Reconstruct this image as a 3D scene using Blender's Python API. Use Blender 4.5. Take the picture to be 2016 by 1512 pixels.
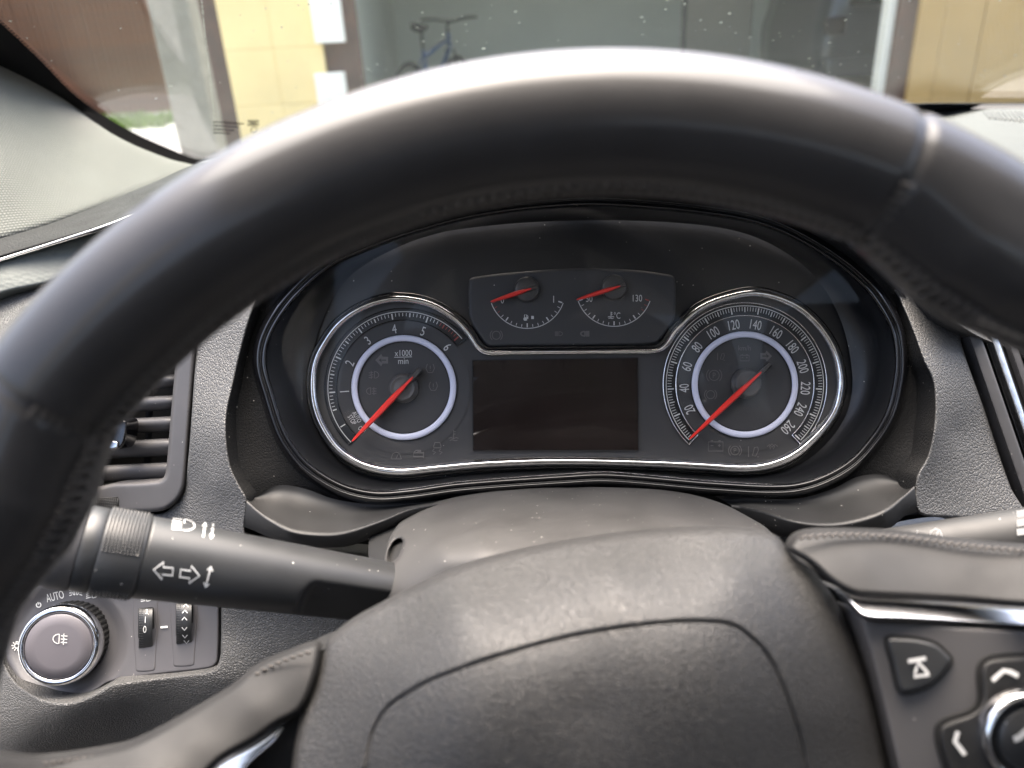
import bpy, bmesh, math, random
import numpy as np
from mathutils import Vector, Matrix
from mathutils.geometry import delaunay_2d_cdt
random.seed(7); rng = np.random.default_rng(7)
for o in list(bpy.data.objects): bpy.data.objects.remove(o)
scn = bpy.context.scene
COL = scn.collection

# ------------------------------------------------------------------ camera
F = 1514.0                       # focal length of the phone lens in photo pixels (2016 wide)
CX, CY = 1008.0, 756.0
EYE = Vector((0, 0, 1.15))       # metres above the drive
upc = Vector((-176, 3163, 1514)).normalized()          # world up seen in the camera's frame
fwd = Vector((0, 0, -1)); fwd = (fwd - upc * fwd.dot(upc)).normalized()
rgt = fwd.cross(upc)
ROT = Matrix((rgt, fwd, upc))     # camera frame -> world frame
cam = bpy.data.cameras.new('camera'); camo = bpy.data.objects.new('camera', cam); COL.objects.link(camo)
camo.matrix_world = Matrix.Translation(EYE) @ ROT.to_4x4()
cam.sensor_fit = 'HORIZONTAL'; cam.sensor_width = 36; cam.lens = F / 2016 * 36
cam.clip_start = 0.01; cam.clip_end = 400
cam.dof.use_dof = True; cam.dof.focus_distance = 0.42; cam.dof.aperture_fstop = 8.0
scn.camera = camo
# ------------------------------------------------------------------ sky and sun
SUN_EL, SUN_AZ = 72.0, 352.0      # azimuth: degrees clockwise from the forward axis (+Y)
w = bpy.data.worlds.new('World'); scn.world = w; w.use_nodes = True
nt = w.node_tree; bg = nt.nodes['Background']
sky = nt.nodes.new('ShaderNodeTexSky'); sky.sky_type = 'NISHITA'; sky.sun_disc = False
sky.sun_elevation = math.radians(SUN_EL); sky.sun_rotation = math.radians(SUN_AZ)
sky.air_density = 0.8; sky.dust_density = 7.0; sky.ozone_density = 0.0
nt.links.new(sky.outputs[0], bg.inputs[0]); bg.inputs[1].default_value = 0.15
sl = bpy.data.lights.new('sun', 'SUN'); slo = bpy.data.objects.new('sun', sl); COL.objects.link(slo)
sl.energy = 2.0; sl.angle = math.radians(75); sl.color = (1, 0.93, 0.82)
az, el = math.radians(SUN_AZ), math.radians(SUN_EL)
sdir = Vector((math.sin(az) * math.cos(el), math.cos(az) * math.cos(el), math.sin(el)))   # towards the sun
slo.rotation_euler = (-sdir).to_track_quat('-Z', 'Y').to_euler(); slo.location = sdir * 30
scn.view_settings.view_transform = 'Standard'; scn.view_settings.look = 'None'
scn.view_settings.exposure = 2.5; scn.view_settings.gamma = 1
scn.view_settings.use_curve_mapping = False

# ------------------------------------------------------------------ space helpers
RN = np.array(ROT); EN = np.array(EYE)
def U(px, py, d):
    """photo direction + real distance along the lens axis (metres) -> world point(s)"""
    px, py, d = np.broadcast_arrays(np.asarray(px, float), np.asarray(py, float), np.asarray(d, float))
    c = np.stack([(px - CX) / F * d, -(py - CY) / F * d, -d], -1)
    return c @ RN.T + EN
def ray(px, py):
    c = np.array([(px - CX) / F, -(py - CY) / F, -1.0]); return RN @ c
def hit(px, py, P0, n):
    r = ray(px, py); t = np.dot(P0 - EN, n) / np.dot(r, n); return EN + r * t
def hitd(px, py, P0, n):
    r = ray(px, py); return np.dot(P0 - EN, n) / np.dot(r, n)
def WY(px, py, Y):               # world point where that direction reaches the upright plane y = Y
    return hit(px, py, np.array([0, Y, 0.]), np.array([0, 1., 0]))

def spline(pts, step=6, closed=True):
    P = np.array(pts, float); n = len(P); out = []
    for i in range(n if closed else n - 1):
        if closed: p0, p1, p2, p3 = P[i - 1], P[i], P[(i + 1) % n], P[(i + 2) % n]
        else: p0, p1, p2, p3 = P[max(i - 1, 0)], P[i], P[i + 1], P[min(i + 2, n - 1)]
        # centripetal-ish Catmull-Rom with tangents limited by segment length
        L = np.linalg.norm(p2 - p1) + 1e-9
        t1 = (p2 - p0) / (np.linalg.norm(p2 - p1) + np.linalg.norm(p1 - p0) + 1e-9) * L
        t2 = (p3 - p1) / (np.linalg.norm(p3 - p2) + np.linalg.norm(p2 - p1) + 1e-9) * L
        k = max(1, int(round(L / step)))
        for s in np.arange(k) / k:
            out.append((2*s**3-3*s**2+1)*p1 + (s**3-2*s**2+s)*t1 + (-2*s**3+3*s**2)*p2 + (s**3-s**2)*t2)
    if not closed: out.append(P[-1])
    return np.array(out)
def resample(P, n, closed=True):
    Q = np.vstack([P, P[:1]]) if closed else P
    s = np.r_[0, np.cumsum(np.linalg.norm(np.diff(Q, axis=0), axis=1))]
    t = np.linspace(0, s[-1], n, endpoint=not closed)
    return np.stack([np.interp(t, s, Q[:, k]) for k in range(Q.shape[1])], 1)
def area2(P): return np.sum(P[:, 0] * np.roll(P[:, 1], -1) - np.roll(P[:, 0], -1) * P[:, 1])
def offset(P, a):                # positive a = inwards
    T = np.roll(P, -1, 0) - np.roll(P, 1, 0); T /= np.linalg.norm(T, axis=1)[:, None] + 1e-12
    N = np.stack([-T[:, 1], T[:, 0]], 1) * (1 if area2(P) > 0 else -1)
    return P + N * a
def polar(P, c, n):              # contour sampled at n even angles round c
    A = np.arctan2(P[:, 1] - c[1], P[:, 0] - c[0]); R = np.hypot(P[:, 0] - c[0], P[:, 1] - c[1])
    o = np.argsort(A); A, R = A[o], R[o]
    A = np.r_[A - 2*np.pi, A, A + 2*np.pi]; R = np.r_[R, R, R]
    t = np.linspace(-np.pi, np.pi, n, endpoint=False); r = np.interp(t, A, R)
    return np.stack([c[0] + r * np.cos(t), c[1] + r * np.sin(t)], 1)
def inside(P, X, Y):
    x1, y1 = P[:, 0], P[:, 1]; x2, y2 = np.roll(x1, -1), np.roll(y1, -1)
    res = np.zeros(len(X), bool)
    for k in range(0, len(X), 4000):
        x, y = X[k:k+4000, None], Y[k:k+4000, None]
        c = ((y1 > y) != (y2 > y)) & (x < (x2 - x1) * (y - y1) / (y2 - y1 + 1e-12) + x1)
        res[k:k+4000] = c.sum(1) % 2 == 1
    return res
def pdist(P, X, Y, closed=True):
    A = P if closed else P[:-1]; B = np.roll(P, -1, 0) if closed else P[1:]
    out = np.full(len(X), 1e9); d = B - A; L2 = (d**2).sum(1) + 1e-12
    for k in range(0, len(X), 3000):
        x, y = X[k:k+3000, None], Y[k:k+3000, None]
        t = np.clip(((x - A[:, 0]) * d[:, 0] + (y - A[:, 1]) * d[:, 1]) / L2, 0, 1)
        out[k:k+3000] = np.sqrt(np.min((x - A[:, 0] - t * d[:, 0])**2 + (y - A[:, 1] - t * d[:, 1])**2, axis=1))
    return out
def tps(ctrl, smooth=0.0):       # smooth depth surface through control points (px, py, depth)
    C = np.array(ctrl, float); S = 1000.0; n = len(C)
    def ph(a, b):
        r2 = ((a[:, None, 0] - b[None, :, 0])**2 + (a[:, None, 1] - b[None, :, 1])**2) / S**2
        return 0.5 * r2 * np.log(r2 + 1e-12)
    K = ph(C, C) + smooth * np.eye(n); P = np.c_[np.ones(n), C[:, :2] / S]
    M = np.block([[K, P], [P.T, np.zeros((3, 3))]])
    wv = np.linalg.lstsq(M, np.r_[C[:, 2], 0, 0, 0], rcond=None)[0]
    def f(X, Y):
        Q = np.stack([np.ravel(X), np.ravel(Y)], 1)
        return ph(Q, C) @ wv[:n] + np.c_[np.ones(len(Q)), Q / S] @ wv[n:]
    return f
def rnd(D, r, h):                # rounded edge: extra depth within r px of the outline
    t = np.clip(1 - D / r, 0, 1); return h * (1 - np.sqrt(1 - t * t * 0.98))

# ------------------------------------------------------------------ object helpers
def tag(o, label=None, cat=None, group=None, kind=None):
    if label: o['label'] = label
    if cat: o['category'] = cat
    if group: o['group'] = group
    if kind: o['kind'] = kind
    return o
def thing(name, loc, label, cat, group=None):
    o = bpy.data.objects.new(name, None); COL.objects.link(o); o.location = Vector(loc); o.empty_display_size = 0.05
    return tag(o, label, cat, group)
def rootloc(o):
    v = Vector((0, 0, 0))
    while o is not None: v = v + o.location; o = o.parent
    return v
def link(name, verts, faces, mat, parent=None, smooth=True, mats=None, fmat=None, loc=None):
    V = np.asarray(verts, float).reshape(-1, 3)
    if parent is not None: base = np.array(rootloc(parent)); ol = Vector((0, 0, 0))
    else: base = np.array(loc) if loc is not None else np.zeros(3); ol = Vector(base)
    me = bpy.data.meshes.new(name); me.from_pydata((V - base).tolist(), [], [list(map(int, f)) for f in faces]); 
    for m in (mats or [mat]): me.materials.append(m)
    if fmat is not None: me.polygons.foreach_set('material_index', np.asarray(fmat, np.int32))
    if smooth: me.polygons.foreach_set('use_smooth', np.ones(len(me.polygons), bool))
    me.validate(); me.update()
    o = bpy.data.objects.new(name, me); COL.objects.link(o); o.location = ol
    if parent is not None: o.parent = parent
    return o
class MB:                        # mesh collector
    def __init__(s, split=False): s.v = []; s.f = []; s.m = []; s.n = 0; s.split = split; s.done = []
    def cut(s):
        if s.split and s.v: s.done.append((s.v, s.f, s.m)); s.v = []; s.f = []; s.m = []; s.n = 0
    def add(s, V, Fc, mi=0):
        V = np.asarray(V, float).reshape(-1, 3); s.v.append(V)
        s.f += [tuple(int(i) + s.n for i in f) for f in Fc]; s.m += [mi] * len(Fc); s.n += len(V); return s
    def build(s, name, mat, parent=None, smooth=True, loc=None):
        ms = mat if isinstance(mat, (list, tuple)) else [mat]
        if s.split:
            s.cut()
            for v, f, m in s.done: link(name, np.vstack(v), f, None, parent, smooth, ms, m, loc)
            return
        return link(name, np.vstack(s.v), s.f, None, parent, smooth, ms, s.m, loc)
def grid_faces(nr, nc, closed_c=True, closed_r=False):
    f = []
    for i in range(nr if closed_r else nr - 1):
        a, b = i * nc, ((i + 1) % nr) * nc
        for j in range(nc if closed_c else nc - 1):
            k = (j + 1) % nc; f.append((a + j, a + k, b + k, b + j))
    return f
def loft(rings, closed=True, cap0=False, cap1=False):
    n = len(rings[0]); V = np.vstack(rings); Fc = grid_faces(len(rings), n, closed)
    if cap0: Fc.append(tuple(range(n))[::-1])
    if cap1: Fc.append(tuple((len(rings) - 1) * n + i for i in range(n)))
    return V, Fc
def tube(path, rad, n=10, closed=False, ry=None):
    P = np.asarray(path, float); m = len(P)
    T = (np.roll(P, -1, 0) - np.roll(P, 1, 0)) if closed else np.gradient(P, axis=0)
    T /= np.linalg.norm(T, axis=1)[:, None] + 1e-12
    ref = RN @ np.array([0, 0, 1.0])
    R = np.broadcast_to(np.asarray(rad, float), (m,)); R2 = R if ry is None else np.broadcast_to(np.asarray(ry, float), (m,))
    B = np.cross(T, ref); bad = np.linalg.norm(B, axis=1) < 1e-3
    if bad.any(): B[bad] = np.cross(T[bad], RN @ np.array([0, 1.0, 0.05]))
    B /= np.linalg.norm(B, axis=1)[:, None]; N = np.cross(B, T)
    a = np.linspace(0, 2*np.pi, n, endpoint=False)
    V = P[:, None] + B[:, None] * (R[:, None] * np.cos(a))[..., None] + N[:, None] * (R2[:, None] * np.sin(a))[..., None]
    Fc = grid_faces(m, n, True, closed)
    if not closed: Fc += [tuple(range(n))[::-1], tuple((m - 1) * n + i for i in range(n))]
    return V.reshape(-1, 3), Fc
def lathe(c, axis, prof, n=64, cap=True):
    c = np.array(c, float); ax = np.array(axis, float); ax /= np.linalg.norm(ax)
    e = np.cross(ax, RN @ np.array([0, 1.0, 0])); e /= np.linalg.norm(e); g = np.cross(ax, e)
    a = np.linspace(0, 2*np.pi, n, endpoint=False)
    rings = [c + ax * h + (np.cos(a)[:, None] * e + np.sin(a)[:, None] * g) * max(r, 1e-5) for r, h in prof]
    return loft(rings, True, cap and prof[0][0] > 1e-4, cap)
def box(x0, x1, y0, y1, z0, z1):
    V = [(x, y, z) for x in (x0, x1) for y in (y0, y1) for z in (z0, z1)]
    return V, [(0, 1, 3, 2), (4, 6, 7, 5), (0, 4, 5, 1), (2, 3, 7, 6), (0, 2, 6, 4), (1, 5, 7, 3)]
def bevbox(x0, x1, y0, y1, z0, z1, b):
    bm = bmesh.new(); V, Fc = box(x0, x1, y0, y1, z0, z1); vs = [bm.verts.new(v) for v in V]
    for f in Fc: bm.faces.new([vs[i] for i in f])
    bmesh.ops.bevel(bm, geom=list(bm.edges), offset=b, segments=2, affect='EDGES', profile=0.5)
    bm.verts.index_update(); r = [tuple(v.co) for v in bm.verts], [tuple(v.index for v in f.verts) for f in bm.faces]; bm.free(); return r

def sheet(name, outline, depth, mat, parent=None, step=8, skirt=0.012, holes=(), er=0, eh=0.0, bstep=None, closed_spline=True, loc=None, smooth=True, extra=None, skirt_mat=None):
    """a panel: outline traced in directions, every point given its real distance by depth(X, Y) plus a rounded rim; side walls run straight back"""
    O = spline(outline, bstep or step * 0.7) if closed_spline else resample(np.array(outline, float), max(24, int(np.linalg.norm(np.diff(np.array(outline + [outline[0]], float), axis=0), axis=1).sum() / (bstep or min(step, 8) * .7))))
    loops = [O] + [spline(h, bstep or step * 0.7) for h in holes]
    pts = [l for l in loops]; cons = []; k = 0
    for l in loops:
        n = len(l); cons += [(k + i, k + (i + 1) % n) for i in range(n)]; k += n
    lo, hi = O.min(0), O.max(0)
    gx = np.arange(lo[0], hi[0], step); gy = np.arange(lo[1], hi[1], step * 0.866)
    X, Y = np.meshgrid(gx, gy); X = X + (np.arange(len(gy)) % 2)[:, None] * step * 0.5
    X, Y = X.ravel(), Y.ravel()
    def dd(X, Y): return np.min([pdist(l, X, Y) for l in loops], axis=0)
    ok = inside(O, X, Y)
    for l in loops[1:]: ok &= ~inside(l, X, Y)
    X, Y = X[ok], Y[ok]; D = dd(X, Y); m = D > step * (0.45 if not er else 0.6); X, Y = X[m], Y[m]
    if er:
        m = dd(X, Y) > er * 1.1 + 0; X, Y = X[m], Y[m]
        for li, l in enumerate(loops):
            for q in (0.08, 0.25, 0.5, 0.78, 1.05):
                R = offset(l, er * q if li == 0 else -er * q); ok = inside(O, R[:, 0], R[:, 1])
                for l2 in loops[1:]: ok &= ~inside(l2, R[:, 0], R[:, 1])
                R = R[ok]; ok = dd(R[:, 0], R[:, 1]) > er * q * 0.9; R = R[ok]
                X = np.r_[X, R[:, 0]]; Y = np.r_[Y, R[:, 1]]
    if extra is not None: X = np.r_[X, extra[:, 0]]; Y = np.r_[Y, extra[:, 1]]
    A = np.vstack(pts + [np.stack([X, Y], 1)])
    vs, es, fs, *_ = delaunay_2d_cdt([Vector(p) for p in A], cons, [], 0, 1e-4)
    A = np.array([tuple(v) for v in vs]); fs = [tuple(f) for f in fs]
    ce = np.array([A[list(f)].mean(0) for f in fs]); ok = inside(O, ce[:, 0], ce[:, 1])
    for l in loops[1:]: ok &= ~inside(l, ce[:, 0], ce[:, 1])
    fs = [f for f, k in zip(fs, ok) if k]
    d = depth(A[:, 0], A[:, 1]) if callable(depth) else np.full(len(A), float(depth))
    D = dd(A[:, 0], A[:, 1])
    if er: d = d + rnd(D, er, eh)
    V = U(A[:, 0], A[:, 1], d)
    # orient to the camera, then walls
    a, b, c = (A[[f[i] for f in fs]] for i in range(3))
    s = np.cross(b - a, c - a); fs = [f if q < 0 else f[::-1] for f, q in zip(fs, s)]
    nf = len(fs)
    if skirt:
        ed = {}
        for f in fs:
            for i in range(3):
                e = (f[i], f[(i + 1) % 3]); ed[e] = ed.get(e, 0) + 1
        bd = [e for e in ed if (e[1], e[0]) not in ed]
        ids = sorted({i for e in bd for i in e}); nn_ = len(ids); mp = {i: len(A) + k for k, i in enumerate(ids)}
        back = V[ids] + (RN @ np.array([0, 0, -1.0])) * skirt
        V = np.vstack([V, V[ids], back]); fs = fs + [(mp[e[1]], mp[e[0]], mp[e[0]] + nn_, mp[e[1]] + nn_) for e in bd]
    if skirt_mat: return link(name, V, fs, mat, parent, smooth, [mat, skirt_mat], [0]*nf + [1]*(len(fs) - nf), loc=loc)
    return link(name, V, fs, mat, parent, smooth, loc=loc)

def ribbon(mb, pl, wpx, dep, closed=False, mi=0):
    """flat printed line: photo-direction polyline laid on the surface dep(X, Y)"""
    P = np.asarray(pl, float)
    T = (np.roll(P, -1, 0) - np.roll(P, 1, 0)) if closed else np.gradient(P, axis=0)
    T /= np.linalg.norm(T, axis=1)[:, None] + 1e-12; N = np.stack([-T[:, 1], T[:, 0]], 1) * wpx / 2
    L, R = P + N, P - N; A = np.vstack([L, R]); n = len(P)
    d = dep(A[:, 0], A[:, 1]) if callable(dep) else np.full(len(A), dep)
    Fc = [(i, (i + 1) % n, n + (i + 1) % n, n + i) for i in range(n if closed else n - 1)]
    mb.add(U(A[:, 0], A[:, 1], d), Fc, mi)
_txt = {}
def text2d(s):
    if s not in _txt:
        cu = bpy.data.curves.new('t', 'FONT'); cu.body = s; cu.size = 1; cu.resolution_u = 3
        ob = bpy.data.objects.new('t', cu); COL.objects.link(ob)
        bpy.context.view_layer.update()
        me = bpy.data.meshes.new_from_object(ob.evaluated_get(bpy.context.evaluated_depsgraph_get()))
        V = np.array([v.co[:2] for v in me.vertices]); Fc = [tuple(p.vertices) for p in me.polygons]
        bpy.data.objects.remove(ob); bpy.data.curves.remove(cu); bpy.data.meshes.remove(me)
        V = V - (V.min(0) + V.max(0)) / 2; V /= (np.ptp(V[:, 1]) or 1); _txt[s] = (V, Fc)
    return _txt[s]
def text(mb, s, cx, cy, h, rot, dep, xs=0.8, mi=0, shear=0):
    mb.cut(); V, Fc = text2d(s); a = math.radians(rot)
    x, y = V[:, 0] * h * xs + shear * V[:, 1] * h, V[:, 1] * h
    X = cx + x * math.cos(a) - y * math.sin(a); Y = cy - (x * math.sin(a) + y * math.cos(a))
    d = dep(X, Y) if callable(dep) else np.full(len(X), dep)
    mb.add(U(X, Y, d), Fc, mi)
def arc(cx, cy, R, a0, a1, n=40):
    t = np.radians(np.linspace(a0, a1, n)); return np.stack([cx + R * np.cos(t), cy - R * np.sin(t)], 1)
def icon(mb, name, cx, cy, s, rot, dep, w=1.6, mi=0, sx=1.0):
    def D(x0, wd, h, flip=1):
        t = np.linspace(0, np.pi, 14); return np.r_[[(x0, h)], np.stack([x0 + flip * wd * np.sin(t), h * np.cos(t)], 1)], True
    L = lambda *p: (np.array(p, float), False)
    t = np.linspace(0, 2*np.pi, 24, endpoint=False); circ = lambda x, y, r: (np.stack([x + r*np.cos(t), y + r*np.sin(t)], 1), True)
    S = {
     'low': [D(.05, .75, .5)] + [L((-.15, y), (-.8, y - .18)) for y in (.42, .14, -.14, -.42)],
     'high': [D(.05, .8, .45)] + [L((-.12, y), (-.85, y - .0)) for y in (.42, .21, 0, -.21, -.42)],
     'fogr': [D(-.1, .7, .55, -1), L((.45, .65), (.36, .3), (.52, 0), (.36, -.3), (.45, -.65))] + [L((.1, y), (.85, y)) for y in (.38, 0, -.38)],
     'fogf': [D(.1, .7, .55), L((-.45, .65), (-.36, .3), (-.52, 0), (-.36, -.3), (-.45, -.65))] + [L((-.1, y), (-.85, y - .12)) for y in (.42, .04, -.34)],
     'pos': [D(-.15, .3, .35, -1), D(.15, .3, .35)] + [L((q*.6, y), (q*1.05, y*1.5)) for q in (-1, 1) for y in (.3, 0, -.3)],
     'power': [(np.stack([.5*np.cos(np.radians(np.linspace(125, 415, 26))), .5*np.sin(np.radians(np.linspace(125, 415, 26)))], 1), False), L((0, .1), (0, .65))],
     'bulb': [circ(0, -.05, .34), L((-.15, .35), (-.15, .6), (.15, .6), (.15, .35))] + [L((.5*math.cos(a), -.05+.5*math.sin(a)), (.8*math.cos(a), -.05+.8*math.sin(a))) for a in np.radians([0, 40, 140, 180, 215, 250, 290, 325])],
     'arrl': [(np.array([(-.9, 0), (-.1, .75), (-.1, .32), (.75, .32), (.75, -.32), (-.1, -.32), (-.1, -.75)]), True)],
     'arrr': [(np.array([(.9, 0), (.1, .75), (.1, .32), (-.75, .32), (-.75, -.32), (.1, -.32), (.1, -.75)]), True)],
     'dbl': [L((0, .8), (0, -.8)), L((-.22, .5), (0, .85), (.22, .5)), L((-.22, -.5), (0, -.85), (.22, -.5))],
     'up': [L((0, .7), (0, -.8)), L((-.2, .4), (0, .8), (.2, .4))],
     'down': [L((0, .8), (0, .45)), L((0, .3), (0, 0)), L((0, -.1), (0, -.6)), L((-.2, -.4), (0, -.85), (.2, -.4))],
     'batt': [(np.array([(-.8, .5), (.8, .5), (.8, -.5), (-.8, -.5)]), True), L((-.55, .62), (-.3, .62)), L((.3, .62), (.55, .62)), L((-.55, .1), (-.25, .1)), L((.25, .1), (.55, .1)), L((.4, .25), (.4, -.05))],
     'circ': [circ(0, 0, .5), (np.stack([.75*np.cos(np.linspace(2.3, 4, 9)), .75*np.sin(np.linspace(2.3, 4, 9))], 1), False), (np.stack([.75*np.cos(np.linspace(-.85, .85, 9)), .75*np.sin(np.linspace(-.85, .85, 9))], 1), False)],
     'tyre': [(np.array([(-.35, -.55), (-.6, 0), (-.4, .6)]), False), (np.array([(.35, -.55), (.6, 0), (.4, .6)]), False), L((-.35, -.6), (.35, -.6)), L((0, .35), (0, -.1)), L((0, -.25), (0, -.35))],
     'lane': [L((-.8, .8), (-.8, -.8)), (np.array([(-.2, -.6), (.1, .6), (.6, .7), (.7, .2), (.3, -.7)]), True), L((.5, -.8), (.8, -.8))],
     'coil': [(np.array([(-.8, 0), (-.5, .3), (-.2, 0), (-.35, -.4), (-.5, 0), (-.1, .4), (.3, 0), (.15, -.4), (0, 0), (.4, .3), (.8, 0)]), False)],
     'skid': [(np.array([(-.45, .1), (-.3, .55), (.3, .55), (.45, .1), (.45, -.1), (-.45, -.1)]), True), L((-.4, -.25), (-.6, -.5), (-.2, -.65), (-.5, -.9)), L((.4, -.25), (.2, -.5), (.6, -.65), (.3, -.9))],
     'pump': [(np.array([(-.45, .7), (.1, .7), (.1, -.7), (-.45, -.7)]), True), L((-.6, -.7), (.25, -.7)), L((.1, .1), (.3, .1), (.3, -.35), (.45, -.35), (.45, .35), (.25, .6))],
     'temp': [L((0, .8), (0, -.35)), L((0, .6), (.3, .6)), L((0, .25), (.3, .25)), L((-.7, -.35), (-.35, -.25), (0, -.4), (.35, -.25), (.7, -.35)), L((-.55, -.65), (-.2, -.55), (.2, -.7), (.55, -.6))],
     'wiper': [L((-.8, -.5), (-.5, .3), (0, .55), (.5, .3), (.8, -.5)), L((-.8, -.5), (.8, -.5)), L((0, -.4), (.35, .3))],
    }[name]
    a = math.radians(rot); mb.cut()
    for pl, cl in S:
        if len(pl) == 2: pl = np.stack([np.linspace(pl[0, k], pl[1, k], 4) for k in range(2)], 1)
        x, y = pl[:, 0] * s * sx, pl[:, 1] * s
        ribbon(mb, np.stack([cx + x*math.cos(a) - y*math.sin(a), cy - (x*math.sin(a) + y*math.cos(a))], 1), w, dep, cl, mi)

# ------------------------------------------------------------------ materials
def mat(name, col, rough=0.5, metal=0.0, spec=0.5, bump=None, dust=0.0, var=0.15, coat=0.0, vscale=40, crough=0.08):
    m = bpy.data.materials.new(name); m.use_nodes = True; t = m.node_tree; N = t.nodes; b = N['Principled BSDF']
    b.inputs['Base Color'].default_value = (*col, 1); b.inputs['Roughness'].default_value = rough
    b.inputs['Metallic'].default_value = metal; b.inputs['Specular IOR Level'].default_value = spec
    b.inputs['Coat Weight'].default_value = coat; b.inputs['Coat Roughness'].default_value = crough
    tc = N.new('ShaderNodeTexCoord'); O = tc.outputs['Object']
    colsock = None
    if var:
        n = N.new('ShaderNodeTexNoise'); n.inputs['Scale'].default_value = vscale; n.inputs['Detail'].default_value = 5
        t.links.new(O, n.inputs['Vector'])
        r = N.new('ShaderNodeMapRange'); r.inputs['From Min'].default_value = .3; r.inputs['From Max'].default_value = .7
        r.inputs['To Min'].default_value = 1 - var; r.inputs['To Max'].default_value = 1 + var; t.links.new(n.outputs['Fac'], r.inputs['Value'])
        mx = N.new('ShaderNodeMix'); mx.data_type = 'RGBA'; mx.blend_type = 'MULTIPLY'; mx.inputs[0].default_value = 1
        mx.inputs[6].default_value = (*col, 1); t.links.new(r.outputs[0], mx.inputs[7]); colsock = mx.outputs[2]
        rr = N.new('ShaderNodeMath'); rr.operation = 'MULTIPLY'; rr.inputs[1].default_value = rough; rr.use_clamp = True
        t.links.new(r.outputs[0], rr.inputs[0]); t.links.new(rr.outputs[0], b.inputs['Roughness'])
    if dust:
        v = N.new('ShaderNodeTexVoronoi'); v.inputs['Scale'].default_value = 330; t.links.new(O, v.inputs['Vector'])
        lt = N.new('ShaderNodeMath'); lt.operation = 'LESS_THAN'; lt.inputs[1].default_value = 0.11; t.links.new(v.outputs['Distance'], lt.inputs[0])
        sp = N.new('ShaderNodeSeparateColor'); t.links.new(v.outputs['Color'], sp.inputs[0])
        gt = N.new('ShaderNodeMath'); gt.operation = 'GREATER_THAN'; gt.inputs[1].default_value = 1 - dust; t.links.new(sp.outputs[0], gt.inputs[0])
        mu = N.new('ShaderNodeMath'); mu.operation = 'MULTIPLY'; t.links.new(lt.outputs[0], mu.inputs[0]); t.links.new(gt.outputs[0], mu.inputs[1])
        m2 = N.new('ShaderNodeMath'); m2.operation = 'MULTIPLY'; t.links.new(mu.outputs[0], m2.inputs[0]); t.links.new(sp.outputs[1], m2.inputs[1])
        mx = N.new('ShaderNodeMix'); mx.data_type = 'RGBA'; t.links.new(m2.outputs[0], mx.inputs[0])
        if colsock: t.links.new(colsock, mx.inputs[6])
        else: mx.inputs[6].default_value = (*col, 1)
        mx.inputs[7].default_value = (.5, .48, .44, 1); colsock = mx.outputs[2]
    if colsock: t.links.new(colsock, b.inputs['Base Color'])
    if bump:
        kind, sc, dist = bump
        if kind == 'grain':          # leather-like pebbles
            n0 = N.new('ShaderNodeTexNoise'); n0.inputs['Scale'].default_value = sc * .6; t.links.new(O, n0.inputs['Vector'])
            ad = N.new('ShaderNodeVectorMath'); ad.operation = 'MULTIPLY_ADD'; ad.inputs[1].default_value = (1.0/sc,)*3
            t.links.new(n0.outputs['Color'], ad.inputs[0]); t.links.new(O, ad.inputs[2])
            v = N.new('ShaderNodeTexVoronoi'); v.feature = 'DISTANCE_TO_EDGE'; v.inputs['Scale'].default_value = sc; t.links.new(ad.outputs[0], v.inputs['Vector'])
            r = N.new('ShaderNodeMapRange'); r.interpolation_type = 'SMOOTHSTEP'; r.inputs['From Max'].default_value = .22; t.links.new(v.outputs['Distance'], r.inputs['Value'])
            h = r.outputs[0]
        elif kind == 'noise':
            n = N.new('ShaderNodeTexNoise'); n.inputs['Scale'].default_value = sc; n.inputs['Detail'].default_value = 3; t.links.new(O, n.inputs['Vector']); h = n.outputs['Fac']
        elif kind == 'hex':
            v = N.new('ShaderNodeTexVoronoi'); v.inputs['Scale'].default_value = sc; v.inputs['Randomness'].default_value = .35; t.links.new(O, v.inputs['Vector']); h = v.outputs['Distance']
        elif kind == 'weave':
            mp = N.new('ShaderNodeMapping'); mp.inputs['Rotation'].default_value = (0.3, 0.5, 0.2); t.links.new(O, mp.inputs[0])
            w1 = N.new('ShaderNodeTexWave'); w1.bands_direction = 'Z'; w1.inputs['Scale'].default_value = sc; t.links.new(mp.outputs[0], w1.inputs['Vector'])
            w2 = N.new('ShaderNodeTexWave'); w2.bands_direction = 'Y'; w2.inputs['Scale'].default_value = sc * .7; t.links.new(mp.outputs[0], w2.inputs['Vector'])
            mm = N.new('ShaderNodeMath'); mm.operation = 'MULTIPLY'; t.links.new(w1.outputs['Fac'], mm.inputs[0]); t.links.new(w2.outputs['Fac'], mm.inputs[1]); h = mm.outputs[0]
            cr = N.new('ShaderNodeMix'); cr.data_type = 'RGBA'; t.links.new(h, cr.inputs[0]); cr.inputs[6].default_value = (*[c*.55 for c in col], 1); cr.inputs[7].default_value = (*[min(1, c*1.35) for c in col], 1)
            t.links.new(cr.outputs[2], b.inputs['Base Color'])
        bp = N.new('ShaderNodeBump'); bp.inputs['Distance'].default_value = dist; bp.inputs['Strength'].default_value = 1
        t.links.new(h, bp.inputs['Height']); t.links.new(bp.outputs[0], b.inputs['Normal'])
    return m
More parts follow.
